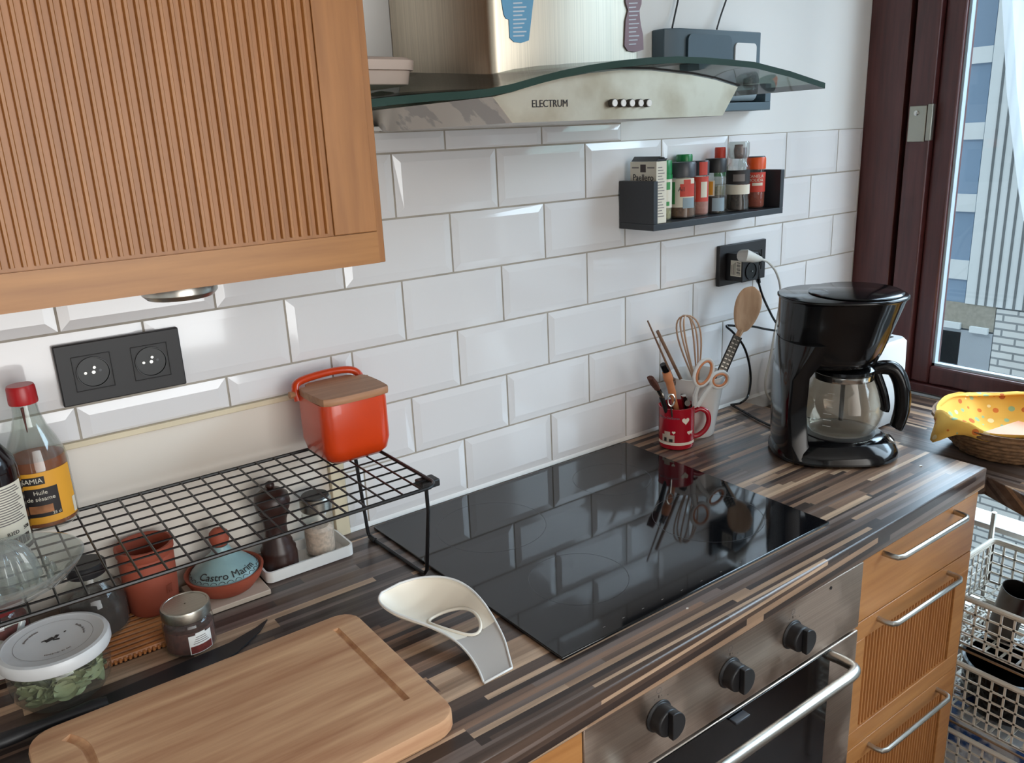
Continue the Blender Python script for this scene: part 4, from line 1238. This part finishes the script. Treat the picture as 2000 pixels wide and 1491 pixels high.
# ------------------------------------------------------------------ baskets at lower right
def lattice(mb, P, u, v, lu, lv, nu, nv, t=.0022):
    P, u, v = Vector(P), Vector(u), Vector(v); n_ = u.cross(v).normalized() * t
    for i in range(nu + 1):
        a = P + u * (lu * i / nu); w_ = u * t
        mb.prism([a - w_, a + w_, a + w_ + v * lv, a - w_ + v * lv], n_)
    for j in range(nv + 1):
        a = P + v * (lv * j / nv); w_ = v * t
        mb.prism([a - w_, a + w_, a + w_ + u * lu, a - w_ + u * lu], n_)


BX0, BX1, BY0, BY1 = .862, 1.150, -.93, -.44
cart = thing('basket_trolley', 'slim steel trolley frame holding the white baskets beside the drawers', 'trolley', (1.0, -.7, 0))
for x in (BX0 - .012, BX1 + .012):
    for y in (BY0 - .012, BY1 + .012):
        rel(build('post', MB().tube([(x, y, .001), (x, y, .66)], .006, 8), 'satin', cart), cart)
rails = MB()
for z in (.486, .306, .125):
    rails.tube([(BX0 - .012, BY0 - .012, z), (BX1 + .012, BY0 - .012, z), (BX1 + .012, BY1 + .012, z), (BX0 - .012, BY1 + .012, z)], .003, 6, cyclic=True)
    for x in (.95, 1.06): rails.tube([(x, BY0 - .012, z), (x, BY1 + .012, z)], .0025, 6)
rel(build('shelf_wires', rails, 'satin', cart), cart)
for i, (z0, z1, lab) in enumerate(((.492, .602, 'white lattice basket, topmost of the trolley stack, holding pans'), (.312, .448, 'white lattice basket in the middle of the trolley stack'), (.132, .280, 'white lattice basket lowest on the trolley, holding a blue box'))):
    t = thing('lattice_basket', lab, 'basket', ((BX0 + BX1) / 2, (BY0 + BY1) / 2, z0), 0, 'white baskets on the trolley')
    sd_ = MB(); h = z1 - z0
    nv = max(4, int(h / .024))
    lattice(sd_, (BX0, BY1, z0), (0, -1, 0), (0, 0, 1), BY1 - BY0, h - .01, 20, nv)
    lattice(sd_, (BX1, BY1, z0), (0, -1, 0), (0, 0, 1), BY1 - BY0, h - .01, 20, nv)
    lattice(sd_, (BX0, BY0, z0), (1, 0, 0), (0, 0, 1), BX1 - BX0, h - .01, 12, nv)
    lattice(sd_, (BX0, BY1, z0), (1, 0, 0), (0, 0, 1), BX1 - BX0, h - .01, 12, nv)
    rel(build('lattice_sides', sd_, 'basketw', t, smooth=0), t)
    rel(build('rim', MB().tube([(p[0], p[1], z1 - .004) for p in rrect(BX0 - .003, BX1 + .003, BY0 - .003, BY1 + .003, .015, 0)], .0055, 8, cyclic=True), 'basketw', t), t)
    fl = MB(); lattice(fl, (BX0, BY0, z0 + .001), (1, 0, 0), (0, 1, 0), BX1 - BX0, BY1 - BY0, 10, 16)
    rel(build('floor_grid', fl, 'basketw', t, smooth=0), t)
# contents
zf = .4965
pn = thing('glass_pan_lid', 'dark glass pan lid lying in the topmost white basket', 'lid', (1.04, -.69, zf))
build('lid_glass', MB().lathe([(.10, .085), (.098, .095), (.07, .108), (.03, .115), (.001, .117)], seg=40, cap0=True, cap1=False), plain('smoked_glass', (62, 66, 74), .15, var=.1), pn)
build('lid_rim', MB().lathe([(.1005, .083), (.103, .085), (.103, .090), (.1002, .091)], seg=40, cap0=False, cap1=False), 'satin', pn)
mgp = thing('steel_beaker', 'tilted steel beaker in the topmost white basket', 'beaker', (.925, -.55, .50))
build('beaker_wall', MB().lathe([(.026, 0), (.028, .06), (.029, .125), (.0275, .125), (.026, .06), (.0245, .004), (.001, .003)], seg=32, cap1=False), 'pan', mgp)
mgp.rotation_euler = (.22, -.12, 0); mgp.location = (.935, -.56, .504)
tag(build('red_packet', MB().loft([rrect(.872, .93, -.78, -.635, .012, .497), rrect(.870, .935, -.785, -.63, .02, .55), rrect(.88, .925, -.76, -.65, .012, .578)]), 'redpack', smooth=50), 'red food packet in the topmost white basket', 'packet')
tag(build('stacked_pan', MB().lathe([(.06, .4975), (.085, .51), (.095, .578), (.092, .578), (.08, .512), (.001, .502)], 1.04, -.69, 40, cap1=False), 'pan'), 'steel pan under the dark glass lid in the topmost basket', 'pan')
bp2 = thing('black_pot', 'black cooking pot in the middle white basket', 'pot', (.985, -.575, .317))
build('pot_wall', MB().lathe([(.085, 0), (.092, .01), (.094, .10), (.097, .103), (.090, .103), (.088, .012), (.001, .008)], seg=40, cap1=False), 'blackp', bp2)
build('pot_handle', MB().tube([(0, -.096, .09), (.0, -.14, .096), (0, -.23, .10)], .009, 8), 'blackm', bp2)
tag(build('washing_tablet_box', MB().box(.885, 1.08, -.68, -.475, .138, .292), 'bluebox', bevel=.002), 'blue and white carton in the lowest white basket', 'box')

# ------------------------------------------------------------------ wire shelf
ZW = 1.10
X0s, X1s, Y0s, Y1s = -.845, -.225, -.292, -.040
wsf = thing('wire_shelf', 'black wire shelf riser standing on the left worktop', 'shelf', ((X0s + X1s) / 2, (Y0s + Y1s) / 2, CT))
_w = lambda *a, **k: rel(build(*a, **k), wsf)
rf = .0027
_w('rim_wire', MB().tube(rrect(X0s, X1s, Y0s, Y1s, .018, ZW - rf - .001, 5), rf, 8, cyclic=True), 'blackw', wsf)
g_ = MB()
n = 9
for i in range(1, n):
    y = Y0s + (Y1s - Y0s) * i / n; g_.tube([(X0s, y, ZW - .0046), (X1s, y, ZW - .0046)], .0014, 6)
n = 23
for i in range(1, n):
    x = X0s + (X1s - X0s) * i / n; g_.tube([(x, Y0s, ZW - .002), (x, Y1s, ZW - .002)], .0014, 6)
_w('wire_grid', g_, 'blackw', wsf)
for xx, s_ in ((X1s + .004, 1), (X0s - .004, -1)):
    lg = [(xx - .004 * s_, Y0s + .035, ZW - .006), (xx + .002 * s_, Y0s + .045, ZW - .06), (xx + .008 * s_, -.218, CT + .012), (xx + .007 * s_, -.212, CT + .004), (xx + .006 * s_, -.200, CT + .0035),
          (xx, -.062, CT + .0035), (xx - .002 * s_, -.050, CT + .005), (xx - .003 * s_, -.048, CT + .012), (xx - .022 * s_, -.07, ZW - .006)]
    _w('leg', MB().tube(lg, .0029, 8), 'blackw', wsf)
    bb = MB().box(xx - .016, xx + .012, Y0s + .022, Y0s + .045, ZW - .017, ZW - .006)
    _w('hinge_bracket', bb, 'blackm', wsf, bevel=.002)
    _w('foot_cap', MB().tube([(xx - .001 * s_, -.068, CT + .0045), (xx - .001 * s_, -.05, CT + .0045)], .0042, 8), 'blackm', wsf)

# orange jar
oj = thing('salt_jar', 'orange ceramic salt jar with a wooden lid on the wire shelf', 'jar', (-.265, -.098, ZW))
a_ = .0525
build('ceramic_body', MB().loft([rrect(-.040, .040, -.040, .040, .014, .0), rrect(-.049, .049, -.049, .049, .02, .008), rrect(-a_, a_, -a_, a_, .02, .025), rrect(-a_, a_, -a_, a_, .02, .085), rrect(-a_ + .001, a_ - .001, -a_ + .001, a_ - .001, .02, .091), rrect(-a_ + .005, a_ - .005, -a_ + .005, a_ - .005, .018, .0915)]), 'orange', oj, smooth=50)
lidp = [(-.052, .030), (-.060 + .008, -.030), (-.040, -.053), (.040, -.053), (.054, -.036), (.054, .030), (.040, .034), (.032, .050), (-.030, .050), (-.040, .034)]
lp = smooth_pts([(x, y, 0) for x, y in lidp], 3, True)
build('wooden_lid', MB().loft([[(p.x * .99, p.y * .99, .092) for p in lp], [(p.x, p.y, .094) for p in lp], [(p.x, p.y, .101) for p in lp], [(p.x * .985, p.y * .985, .1025) for p in lp]]), 'lidwood', oj, smooth=40)
hr = smooth_pts([(-.052, .040, .082), (-.053, .044, .097), (-.046, .050, .106), (-.02, .053, .110), (.02, .053, .111), (.044, .050, .107), (.052, .044, .097), (.052, .040, .083)], 5)
build('handle_bar', MB().tube(hr, .0058, 10), 'orange', oj, smooth=60)
for s_ in (-1, 1):
    build('peg', MB().tube([(s_ * .05, .042, .092), (s_ * .0635, .042, .092)], [.0048, .0055], 10), 'lidwood', oj)

# sesame oil bottle
bxx, byy = -.660, -.062
sb_ = thing('sesame_oil_bottle', 'half full sesame oil bottle with a red cap on the wire shelf', 'bottle', (bxx, byy, ZW))
R = .0345
build('bottle_glass', MB().lathe([(.030, .0004), (R, .004), (R, .082), (.033, .092), (.026, .112), (.019, .128), (.0145, .145), (.0135, .158), (.0125, .158), (.0135, .144), (.018, .127), (.025, .111), (.032, .091), (.0335, .081), (.0335, .006), (.001, .004)], seg=40, cap1=False), 'glass', sb_)
build('oil', MB().lathe([(.029, .0045), (.0330, .0065), (.0330, .082), (.0318, .090)], seg=40), 'oil', sb_)
build('cap', MB().lathe([(.0158, .158), (.0163, .160), (.0158, .178), (.0145, .181)], seg=32), 'redcap', sb_)
ab = facing(bxx, byy)
build('yellow_label', MB().cpatch(R + .0002, ab - 1.0, ab + 1.15, .012, .078), 'yellowlab', sb_)
build('picture_panel', MB().cpatch(R + .0006, ab - .95, ab + .45, .021, .058), 'ink', sb_)
build('food_picture', MB().cpatch(R + .001, ab - .55, ab + .2, .026, .036), 'food', sb_)
build('logo_oval', MB().cpatch(R + .0006, ab - .75, ab + .1, .063, .073), 'ink', sb_)
text('lettering', 'SAMIA', .0085, 'creamlab', sb_, cyl=(R + .0009, ab - .3, .068))
text('lettering', 'Huile', .0072, 'creamlab', sb_, cyl=(R + .0009, ab - .1, .0525))
text('lettering', 'de sésame', .0075, 'creamlab', sb_, cyl=(R + .0009, ab - .12, .0445))
text('lettering', '25 cl', .005, 'creamlab', sb_, cyl=(R + .0009, ab + .28, .024))
build('side_print', MB().cpatch(R + .0006, ab + .95, ab + 1.12, .014, .034), 'creamlab', sb_)
build('drip_stain', MB().tube([(.0148 * math.cos(ab - .2), .0148 * math.sin(ab - .2), .156), (.0150 * math.cos(ab - .2), .0150 * math.sin(ab - .2), .14), (.0195 * math.cos(ab - .15), .0195 * math.sin(ab - .15), .126)], [.0018, .0012, .0005], 6), 'sumac', sb_)

# soy bottle
sxx, syy = -.719, -.113
sy = thing('soy_sauce_bottle', 'dark sauce bottle with a cream label at the left end of the wire shelf', 'bottle', (sxx, syy, ZW))
R = .036
build('bottle_glass', MB().lathe([(.031, .0004), (R, .004), (R, .100), (.034, .112), (.022, .132), (.0135, .15), (.012, .19), (.011, .19)], seg=40), 'soy', sy)
asy = facing(sxx, syy)
build('label', MB().cpatch(R + .0003, asy - 1.3, asy + 1.15, .010, .088), 'creamlab', sy)
tx = MB()
for i in range(15): tx.cpatch(R + .0008, asy - .5, asy + 1.0 - (i % 4) * .06, .042 + i * .003, .0432 + i * .003)
build('print', tx, 'inkgrey', sy, smooth=0)
tx = MB()
for i in range(14): tx.cpatch(R + .0008, asy + .38 + i * .045, asy + .38 + i * .045 + (.028 if i % 3 else .014), .013, .024, seg=1)
build('barcode', tx, 'ink', sy, smooth=0)
text('lettering', '500', .006, 'ink', sy, cyl=(R + .0004, asy + .95, .031))
text('lettering', 'B3ED', .006, 'ink', sy, cyl=(R + .0004, asy + .45, .030))
build('cap', MB().lathe([(.014, .1902), (.014, .208), (.012, .21)], seg=28), 'redcap', sy)

# citrus juicer
jx, jy = -.722, -.237
ju = thing('glass_juicer', 'clear glass citrus juicer on the front of the wire shelf', 'juicer', (jx, jy, ZW))
seg = 72; rows = []
for r, z in [(.035, .0005), (.040, .004), (.062, .016), (.074, .030), (.0765, .034), (.074, .035), (.060, .020), (.040, .012), (.033, .011)]:
    rows.append([(r * math.cos(2 * PI * i / seg), r * math.sin(2 * PI * i / seg), z) for i in range(seg)])
build('dish', MB().loft(rows, cap0=True, cap1=True), 'glassj', ju, smooth=50)
rows = []
for k in range(11):
    s_ = k / 10; r = .028 * math.cos(s_ * PI / 2 * .96) ** .8 + .0015; z = .012 + .048 * math.sin(s_ * PI / 2)
    rows.append([((r + .0042 * (1 - s_ * .75) * math.cos(12 * 2 * PI * i / seg)) * math.cos(2 * PI * i / seg), (r + .0042 * (1 - s_ * .75) * math.cos(12 * 2 * PI * i / seg)) * math.sin(2 * PI * i / seg), z) for i in range(seg)])
build('fluted_cone', MB().loft(rows), 'glassj', ju, smooth=70)
tf = MB()
for i in range(14):
    a = 2 * PI * i / 14; tf.lathe([(.0042, .0125), (.0034, .020), (.0012, .024)], .043 * math.cos(a), .043 * math.sin(a), 8)
build('strainer_teeth', tf, 'glassj', ju, smooth=60)

# things under the shelf
dish = thing('white_tray', 'narrow white ceramic tray holding the pepper mill under the wire shelf', 'tray', (-.3375, -.051, CT))
hx, hy2 = .0705, .037
build('tray_body', MB().loft([rrect(-hx + .006, hx - .006, -hy2 + .006, hy2 - .006, .008, .0004), rrect(-hx, hx, -hy2, hy2, .01, .004), rrect(-hx, hx, -hy2, hy2, .01, .021), rrect(-hx + .003, hx - .003, -hy2 + .003, hy2 - .003, .008, .021), rrect(-hx + .004, hx - .004, -hy2 + .004, hy2 - .004, .008, .005)]), 'porcelain', dish, smooth=40)
ml = thing('pepper_mill', 'dark turned wooden pepper mill on the white tray', 'pepper mill', (-.374, -.051, CT + .0052))
build('mill_base', MB().lathe([(.027, 0), (.0275, .004), (.0275, .024), (.026, .029), (.0265, .034), (.0225, .039), (.0225, .045), (.0175, .054), (.0165, .066), (.018, .080), (.022, .093)], seg=36), 'millwood', ml, smooth=50)
build('mill_head', MB().lathe([(.0215, .0934), (.0245, .099), (.0265, .110), (.0245, .121), (.0155, .128), (.006, .131)], seg=36), 'millwood', ml, smooth=50)
build('knob', MB().lathe([(.0045, .1312), (.007, .135), (.006, .140), (.002, .1425)], seg=20), 'millwood', ml, smooth=60)
sg = thing('salt_grinder', 'glass jar of pink salt with a dark steel cap on the white tray', 'salt grinder', (-.306, -.048, CT + .0052))
build('jar_glass', MB().lathe([(.021, 0), (.0235, .004), (.0235, .068), (.020, .074)], seg=32), 'glass', sg)
build('salt', MB().lathe([(.019, .003), (.0222, .006), (.0222, .042), (.016, .047)], seg=32), 'salt', sg)
build('cap', MB().lathe([(.0225, .0745), (.0245, .077), (.0245, .093), (.022, .0965), (.010, .098)], seg=32), 'silvercap', sg)
build('cap_top', MB().lathe([(.0215, .0972), (.0205, .0992)], seg=32), 'blackm', sg)

tv = tag(build('tile_trivet', MB().box(-.513, -.412, -.110, -.014, CT + .0003, CT + .008), 'stone', bevel=.001), 'beige square tile under the small tagine', 'trivet')
zt2 = CT + .0083
tg = thing('small_tagine', 'small terracotta tagine with a teal painted lid lettered Castro Marim', 'tagine', (-.459, -.058, zt2))
build('saucer', MB().lathe([(.036, 0), (.040, .002), (.050, .014), (.0545, .024), (.0555, .0285), (.0525, .029), (.0495, .025)], seg=48), 'terra', tg, smooth=50)
cone = [(.0490, .0255), (.0460, .030), (.036, .040), (.024, .049), (.0155, .056), (.0125, .062), (.0105, .067)]
build('lid_cone', MB().lathe(cone, seg=48), 'teal', tg, smooth=60)
build('lid_knob', MB().lathe([(.0095, .0672), (.0125, .072), (.0145, .079), (.013, .087), (.008, .092), (.001, .0935)], seg=28, cap1=False), 'terra', tg, smooth=60)
ac = facing(-.459, -.058) + .12
t_ = text('lettering', 'Castro Marim', .0150, 'ink', tg, sx=1.0)
for v in t_.data.vertices:
    yy = v.co.y + .0005; r = .041 - yy * .75; z = .0352 + yy * .66
    an = ac + v.co.x / .041
    v.co = Vector(((r + .0009 + v.co.z) * math.cos(an), (r + .0009 + v.co.z) * math.sin(an), z + .0007))
sc2 = MB()
for row_, (r, z, n_) in enumerate(((.0478, .0285, 26), (.0255, .0485, 0))):
    for i in range(n_):
        a = 2 * PI * i / n_; pts = []
        for j in range(6):
            t = PI * j / 5; q = r - .0026 * math.sin(t); zz = z + .0022 * math.sin(t)
            an = a + .09 * math.cos(t); pts.append(((q + .0006) * math.cos(an), (q + .0006) * math.sin(an), zz + .0005))
        sc2.tube(pts, .0004, 4)
build('scallop_print', sc2, 'ink', tg)

cv = thing('cane_trivet', 'ribbed cane trivet under the terracotta pot', 'trivet', (-.59, -.08, CT))
cb2 = MB()
for i in range(11):
    y = -.062 + i * .0118; cb2.tube([(-.085, y, .0054), (.068, y, .0054)], .0050, 8)
build('cane_rods', cb2, 'cane', cv)
bds = MB()
for i in range(26): bds.tube([(-.082 + i * .0058, -.0685, .005), (-.079 + i * .0058, -.0685, .005)], .0032, 6)
build('beaded_edge', bds, 'cane', cv)
zc = CT + .0108
te = thing('terracotta_pot', 'plain terracotta pot standing between the dark jar and the tagine', 'pot', (-.557, -.050, zc))
build('pot_wall', MB().lathe([(.030, 0), (.033, .004), (.035, .04), (.036, .078), (.0345, .082), (.0375, .088), (.038, .098), (.0345, .098), (.033, .08), (.031, .008), (.001, .006)], seg=44, cap1=False), 'terra', te, smooth=40)
rl = MB(); 
for i in range(5): rl.cpatch(.0354, facing(-.557, -.05) + .55 + i * .05, facing(-.557, -.05) + .575 + i * .05, .03 + (i % 2) * .004, .042, th=.001, seg=1)
build('stamped_mark', rl, 'terra', te)
dj = thing('dark_tea_jar', 'glass jar with a black screw lid and dark contents under the wire shelf', 'jar', (-.632, -.060, zc))
build('jar_glass', MB().lathe([(.036, 0), (.040, .004), (.041, .045), (.036, .062), (.024, .076), (.022, .084)], seg=40), 'glass', dj)
build('filling', MB().lathe([(.034, .003), (.038, .006), (.039, .040), (.030, .048), (.012, .054)], seg=32), 'darkfood', dj)
build('lid', MB().lathe([(.0235, .0843), (.0242, .086), (.0242, .098), (.0225, .100)], seg=32), 'blackm', dj)
rj = thing('red_preserve_jar', 'jar of red preserve with a white bird label at the left frame edge', 'jar', (-.742, -.062, CT))
R = .036
build('jar_glass', MB().lathe([(.032, 0), (R, .004), (R, .078), (.031, .086)], seg=36), 'glass', rj)
build('filling', MB().lathe([(.031, .003), (.0345, .006), (.0345, .070)], seg=32), 'redfood', rj)
build('lid', MB().lathe([(.0325, .0863), (.0335, .088), (.0335, .098), (.031, .100)], seg=32), 'redpack', rj)
ar = facing(-.742, -.062)
lb = MB()
rngp = []
for (dx, z) in ((-.026, .070), (.020, .074), (.024, .066), (.018, .060), (.010, .058), (.004, .050), (-.004, .046), (-.012, .052), (-.018, .058), (-.026, .056)):
    an = ar + .35 + dx / R; rngp.append(((R + .0004) * math.cos(an), (R + .0004) * math.sin(an), z))
lb.prism(rngp, (math.cos(ar + .35) * .0004, math.sin(ar + .35) * .0004, 0))
build('label', lb, 'porcelain', rj, smooth=0)
build('label', MB().cpatch(R + .0003, ar - .3, ar + .1, .008, .026), 'porcelain', rj)

# bay leaf jar
gx, gy_ = -.690, -.158
bj = thing('bay_leaf_jar', 'wide glass jar of bay leaves with a printed white tin lid', 'jar', (gx, gy_, CT))
build('jar_glass', MB().lathe([(.040, .0004), (.047, .003), (.054, .014), (.0565, .032), (.0555, .046), (.052, .056)], seg=48), 'glass', bj)
lf = MB(); random.seed(3)
for i in range(400):
    a = random.uniform(0, 2 * PI); r = random.uniform(.008, .042); z = random.uniform(.010, .048)
    c = Vector((r * math.cos(a), r * math.sin(a), z)); L = random.uniform(.014, .022)
    Rm = Matrix.Rotation(random.uniform(0, 6.3), 3, 'Z') @ Matrix.Rotation(random.uniform(-1.1, 1.1), 3, 'X') @ Matrix.Rotation(random.uniform(-.6, .6), 3, 'Y')
    rws = []
    for k in range(9):
        s_ = -1 + 2 * k / 8; w_ = .0105 * (1 - s_ * s_) ** .8 + .0002
        rws.append([c + Rm @ Vector((s_ * L, w_ * q, .004 * s_ * s_ + .003 * abs(q))) for q in (-1, -.5, 0, .5, 1)])
    ok = all((p.x ** 2 + p.y ** 2) ** .5 .__float__() < .0505 and .003 < p.z < .0545 for rw in rws for p in rw)
    if ok: lf.loft(rws, closed=False)
lo_ = build('bay_leaves', lf, 'leaf', bj, smooth=60)
ldo = build('tin_lid', MB().lathe([(.0535, .0545), (.0600, .0552), (.0612, .058), (.0612, .067), (.0595, .0705), (.055, .0712), (.0535, .0700), (.001, .0700)], seg=64, cap1=False), 'whitelid', bj, smooth=40)
pr = MB()
pr.loft([[(q * math.cos(2 * PI * i / 64), q * math.sin(2 * PI * i / 64), .0703) for i in range(64)] for q in (.0425, .0429)], cap0=False, cap1=False)
build('print_ring', pr, 'inkgrey', bj, smooth=0)
lg = MB(); zz = .0702
for x0, y0, w_, h_, r_ in ((-.004, .002, .010, .006, .4), (.004, .005, .006, .004, 1.0), (.003, -.002, .007, .003, -.3), (-.010, .003, .005, .002, .2), (.014, .010, .003, .0015, .8)):
    lg.box(x0 - w_ / 2, x0 + w_ / 2, y0 - h_ / 2, y0 + h_ / 2, zz, zz + .0003, rot=r_)
build('logo', lg, 'ink', bj, smooth=0)
for k, (aa, sgn, s_) in enumerate(((PI * .75, 1, 'plantes séchées'), (PI * .05, 1, 'feuilles de laurier'), (-PI / 2, 1, 'conserver au sec'))):
    t_ = text('lettering', s_, .0042, 'inkgrey', bj)
    for v in t_.data.vertices:
        an = aa - v.co.x / .033 if k < 2 else aa + v.co.x / .033
        rr_ = .033 + (v.co.y if k < 2 else -v.co.y)
        v.co = Vector((rr_ * math.cos(an), rr_ * math.sin(an), .0704 + v.co.z))

# small jar with metal lid
ex, ey = -.5405, -.165
ej = thing('spice_jar', 'small glass jar of dark red berries with a plain metal lid', 'jar', (ex, ey, CT))
R = .0315
build('jar_glass', MB().lathe([(.027, .0004), (R, .004), (R, .040), (.0295, .045), (.0275, .047)], seg=40), 'glass', ej)
build('filling', MB().lathe([(.026, .002), (.0300, .005), (.0300, .034)], seg=32), 'sumac', ej)
build('metal_lid', MB().lathe([(.0292, .0475), (.0305, .0482), (.0308, .060), (.0298, .0625), (.027, .0630), (.0265, .0622), (.001, .0622)], seg=48, cap1=False), 'silvercap', ej, smooth=40)
ae = facing(ex, ey) + .38
build('paper_label', MB().cpatch(R + .0003, ae - .48, ae + .48, .005, .031).cpatch(R + .0003, ae - .2, ae + .2, .031, .0335), 'porcelain', ej)
build('label_picture', MB().cpatch(R + .0007, ae - .44, ae + .44, .006, .016), 'redfood', ej)
tx = MB()
for i in range(4): tx.cpatch(R + .0007, ae - .32 + .04 * i, ae + .32 - .04 * i, .019 + i * .0028, .0198 + i * .0028)
build('print', tx, 'inkgrey', ej, smooth=0)

# ------------------------------------------------------------------ cutting board, knife, spoon rest
bo = MB().loft([rrect(-.738, -.358, -.528, -.264, .025, CT + .0015), rrect(-.741, -.355, -.531, -.261, .027, CT + .006), rrect(-.741, -.355, -.531, -.261, .027, CT + .020), rrect(-.7395, -.3565, -.5295, -.2625, .026, CT + .0243), rrect(-.737, -.359, -.527, -.265, .024, CT + .0252)])
board = build('cutting_board', bo, 'board', smooth=50)
cut = build('cut', MB().tube(smooth_pts([(-.392, -.292, CT + .0258), (-.391, -.38, CT + .0258), (-.390, -.474, CT + .0258)], 6), .0042, 10).tube(smooth_pts([(-.705, -.292, CT + .0258), (-.694, -.312, CT + .0258), (-.690, -.34, CT + .0258), (-.690, -.42, CT + .0258), (-.690, -.48, CT + .0258)], 6), .0058, 10), 'board')
bmod = board.modifiers.new('groove', 'BOOLEAN'); bmod.object = cut; bmod.solver = 'EXACT'; bmod.operation = 'DIFFERENCE'
bpy.context.view_layer.update()
me = bpy.data.meshes.new_from_object(board.evaluated_get(bpy.context.evaluated_depsgraph_get()))
board.modifiers.clear(); board.data = me; me.name = 'cutting_board'; me.set_sharp_from_angle(angle=math.radians(22))
bpy.data.objects.remove(cut)
tag(board, 'large pale wooden cutting board with juice grooves on the front left worktop', 'cutting board')

kf = thing('kitchen_knife', 'long black knife lying between the cutting board and the jars', 'knife', (-.62, -.23, CT))
kb = [(-.442, -.175), (-.462, -.185), (-.50, -.1965), (-.56, -.2005), (-.62, -.2045), (-.66, -.2075), (-.66, -.250), (-.61, -.250), (-.555, -.243), (-.50, -.224), (-.46, -.196)]
rel(build('blade', MB().prism([(x, y, CT + .0008) for x, y in kb], (0, 0, .0022)), 'blackm', kf, smooth=20), kf)
kh = smooth_pts([(-.655, -.233, CT + .009), (-.70, -.232, CT + .011), (-.76, -.230, CT + .0105), (-.80, -.228, CT + .010)], 4)
rel(build('knife_handle', MB().tube(kh, [.0085 + .0015 * math.sin(i) for i in range(len(kh))], 12, flat=.8), 'blackm', kf, smooth=60), kf)

# spoon rest: curved sheet
secs = [((945, 1335, .9215), (1000, 1305, .9215), 0), ((934, 1308, .925), (993, 1278, .925), .0005), ((918, 1282, .930), (985, 1250, .931), .001), ((896, 1258, .936), (972, 1222, .938), .003),
        ((868, 1238, .941), (957, 1196, .945), .007), ((835, 1222, .946), (940, 1172, .953), .014), ((800, 1209, .950), (918, 1150, .959), .022), ((770, 1197, .954), (890, 1134, .964), .027), ((748, 1183, .958), (855, 1127, .966), .024), ((740, 1170, .961), (815, 1130, .966), .012), ((745, 1158, .963), (780, 1140, .965), .001)]
L_ = smooth_pts([at('z', c[0][2], c[0][0], c[0][1]) for c in secs], 6); R_ = smooth_pts([at('z', c[1][2], c[1][0], c[1][1]) for c in secs], 6)
sag = np.interp(np.linspace(0, 10, len(L_)), range(11), [c[2] for c in secs])
NU = 34; grid = []
smb = MB(); V = []
for i, (a, b) in enumerate(zip(L_, R_)):
    row = []
    for j in range(NU + 1):
        t = j / NU; p = a.lerp(b, t); p.z = max(p.z - sag[i] * (1 - (2 * t - 1) ** 2) ** .8, CT + .0008)
        row.append(p)
    V.append(row)
hcx, hcy, hrx, hry = 29, NU * .50, 9.5, NU * .31
ni = len(V)
inside = lambda i, j: ((i - hcx) / hrx) ** 2 + ((j - hcy) / hry) ** 2
bmv = {}


def samp(fi, fj):
    i = int(min(max(fi, 0), ni - 1.001)); j = int(min(max(fj, 0), NU - .001)); u = fi - i; w = fj - j
    return (V[i][j] * (1 - u) * (1 - w) + V[i + 1][j] * u * (1 - w) + V[i][j + 1] * (1 - u) * w + V[i + 1][j + 1] * u * w)


for i in range(ni):
    for j in range(NU + 1):
        d = inside(i, j)
        if d < .62: continue
        if d < 1.25:
            s_ = 1 / math.sqrt(d); bmv[i, j] = smb.bm.verts.new(samp(hcx + (i - hcx) * s_, hcy + (j - hcy) * s_))
        else: bmv[i, j] = smb.bm.verts.new(V[i][j])
for i in range(ni - 1):
    for j in range(NU):
        q = [(i, j), (i + 1, j), (i + 1, j + 1), (i, j + 1)]
        if all(k in bmv for k in q) and not all(inside(*k) < 1.25 for k in q): smb.bm.faces.new([bmv[k] for k in q]).material_index = int(i < 20)
bmesh.ops.delete(smb.bm, geom=[v for v in smb.bm.verts if not v.link_faces], context='VERTS')
sr = thing('spoon_rest', 'white plastic spoon rest with an oval hole beside the hob', 'spoon rest', (-.27, -.36, CT))
so2 = rel(build('sheet', smb, 'ivory', sr, smooth=80, mats=['ivory', 'ivory_thin']), sr)
sm2 = so2.modifiers.new('solid', 'SOLIDIFY'); sm2.thickness = .0022; sm2.offset = -1 if True else 1
hole = [samp(hcx + hrx * math.cos(2 * PI * k / 40), hcy + hry * math.sin(2 * PI * k / 40)) for k in range(40)]
rel(build('hole_rim', MB().tube(hole, .0023, 8, cyclic=True), 'ivory', sr, smooth=60), sr)
rimp = L_[::1] + list(reversed(R_))
rel(build('edge_rim', MB().tube(rimp, .0016, 8, cyclic=True), 'porcelain', sr, smooth=60), sr)

# crumbs
for lab, p, s_ in (('small pale shard lying by the worktop end', at('z', CT, 1798, 911), .004), ('tiny white crumb on the worktop in front of the hob', at('z', CT, 1342, 1190), .0022)):
    c = MB().prism([(p.x - s_, p.y, CT + .0003), (p.x + s_ * .2, p.y - s_ * .7, CT + .0003), (p.x + s_, p.y - s_ * .2, CT + .0003), (p.x + s_ * .2, p.y + s_ * .6, CT + .0003)], (0, 0, .0012))
    tag(build('crumb', c, 'crumb', smooth=0), lab, 'crumb')
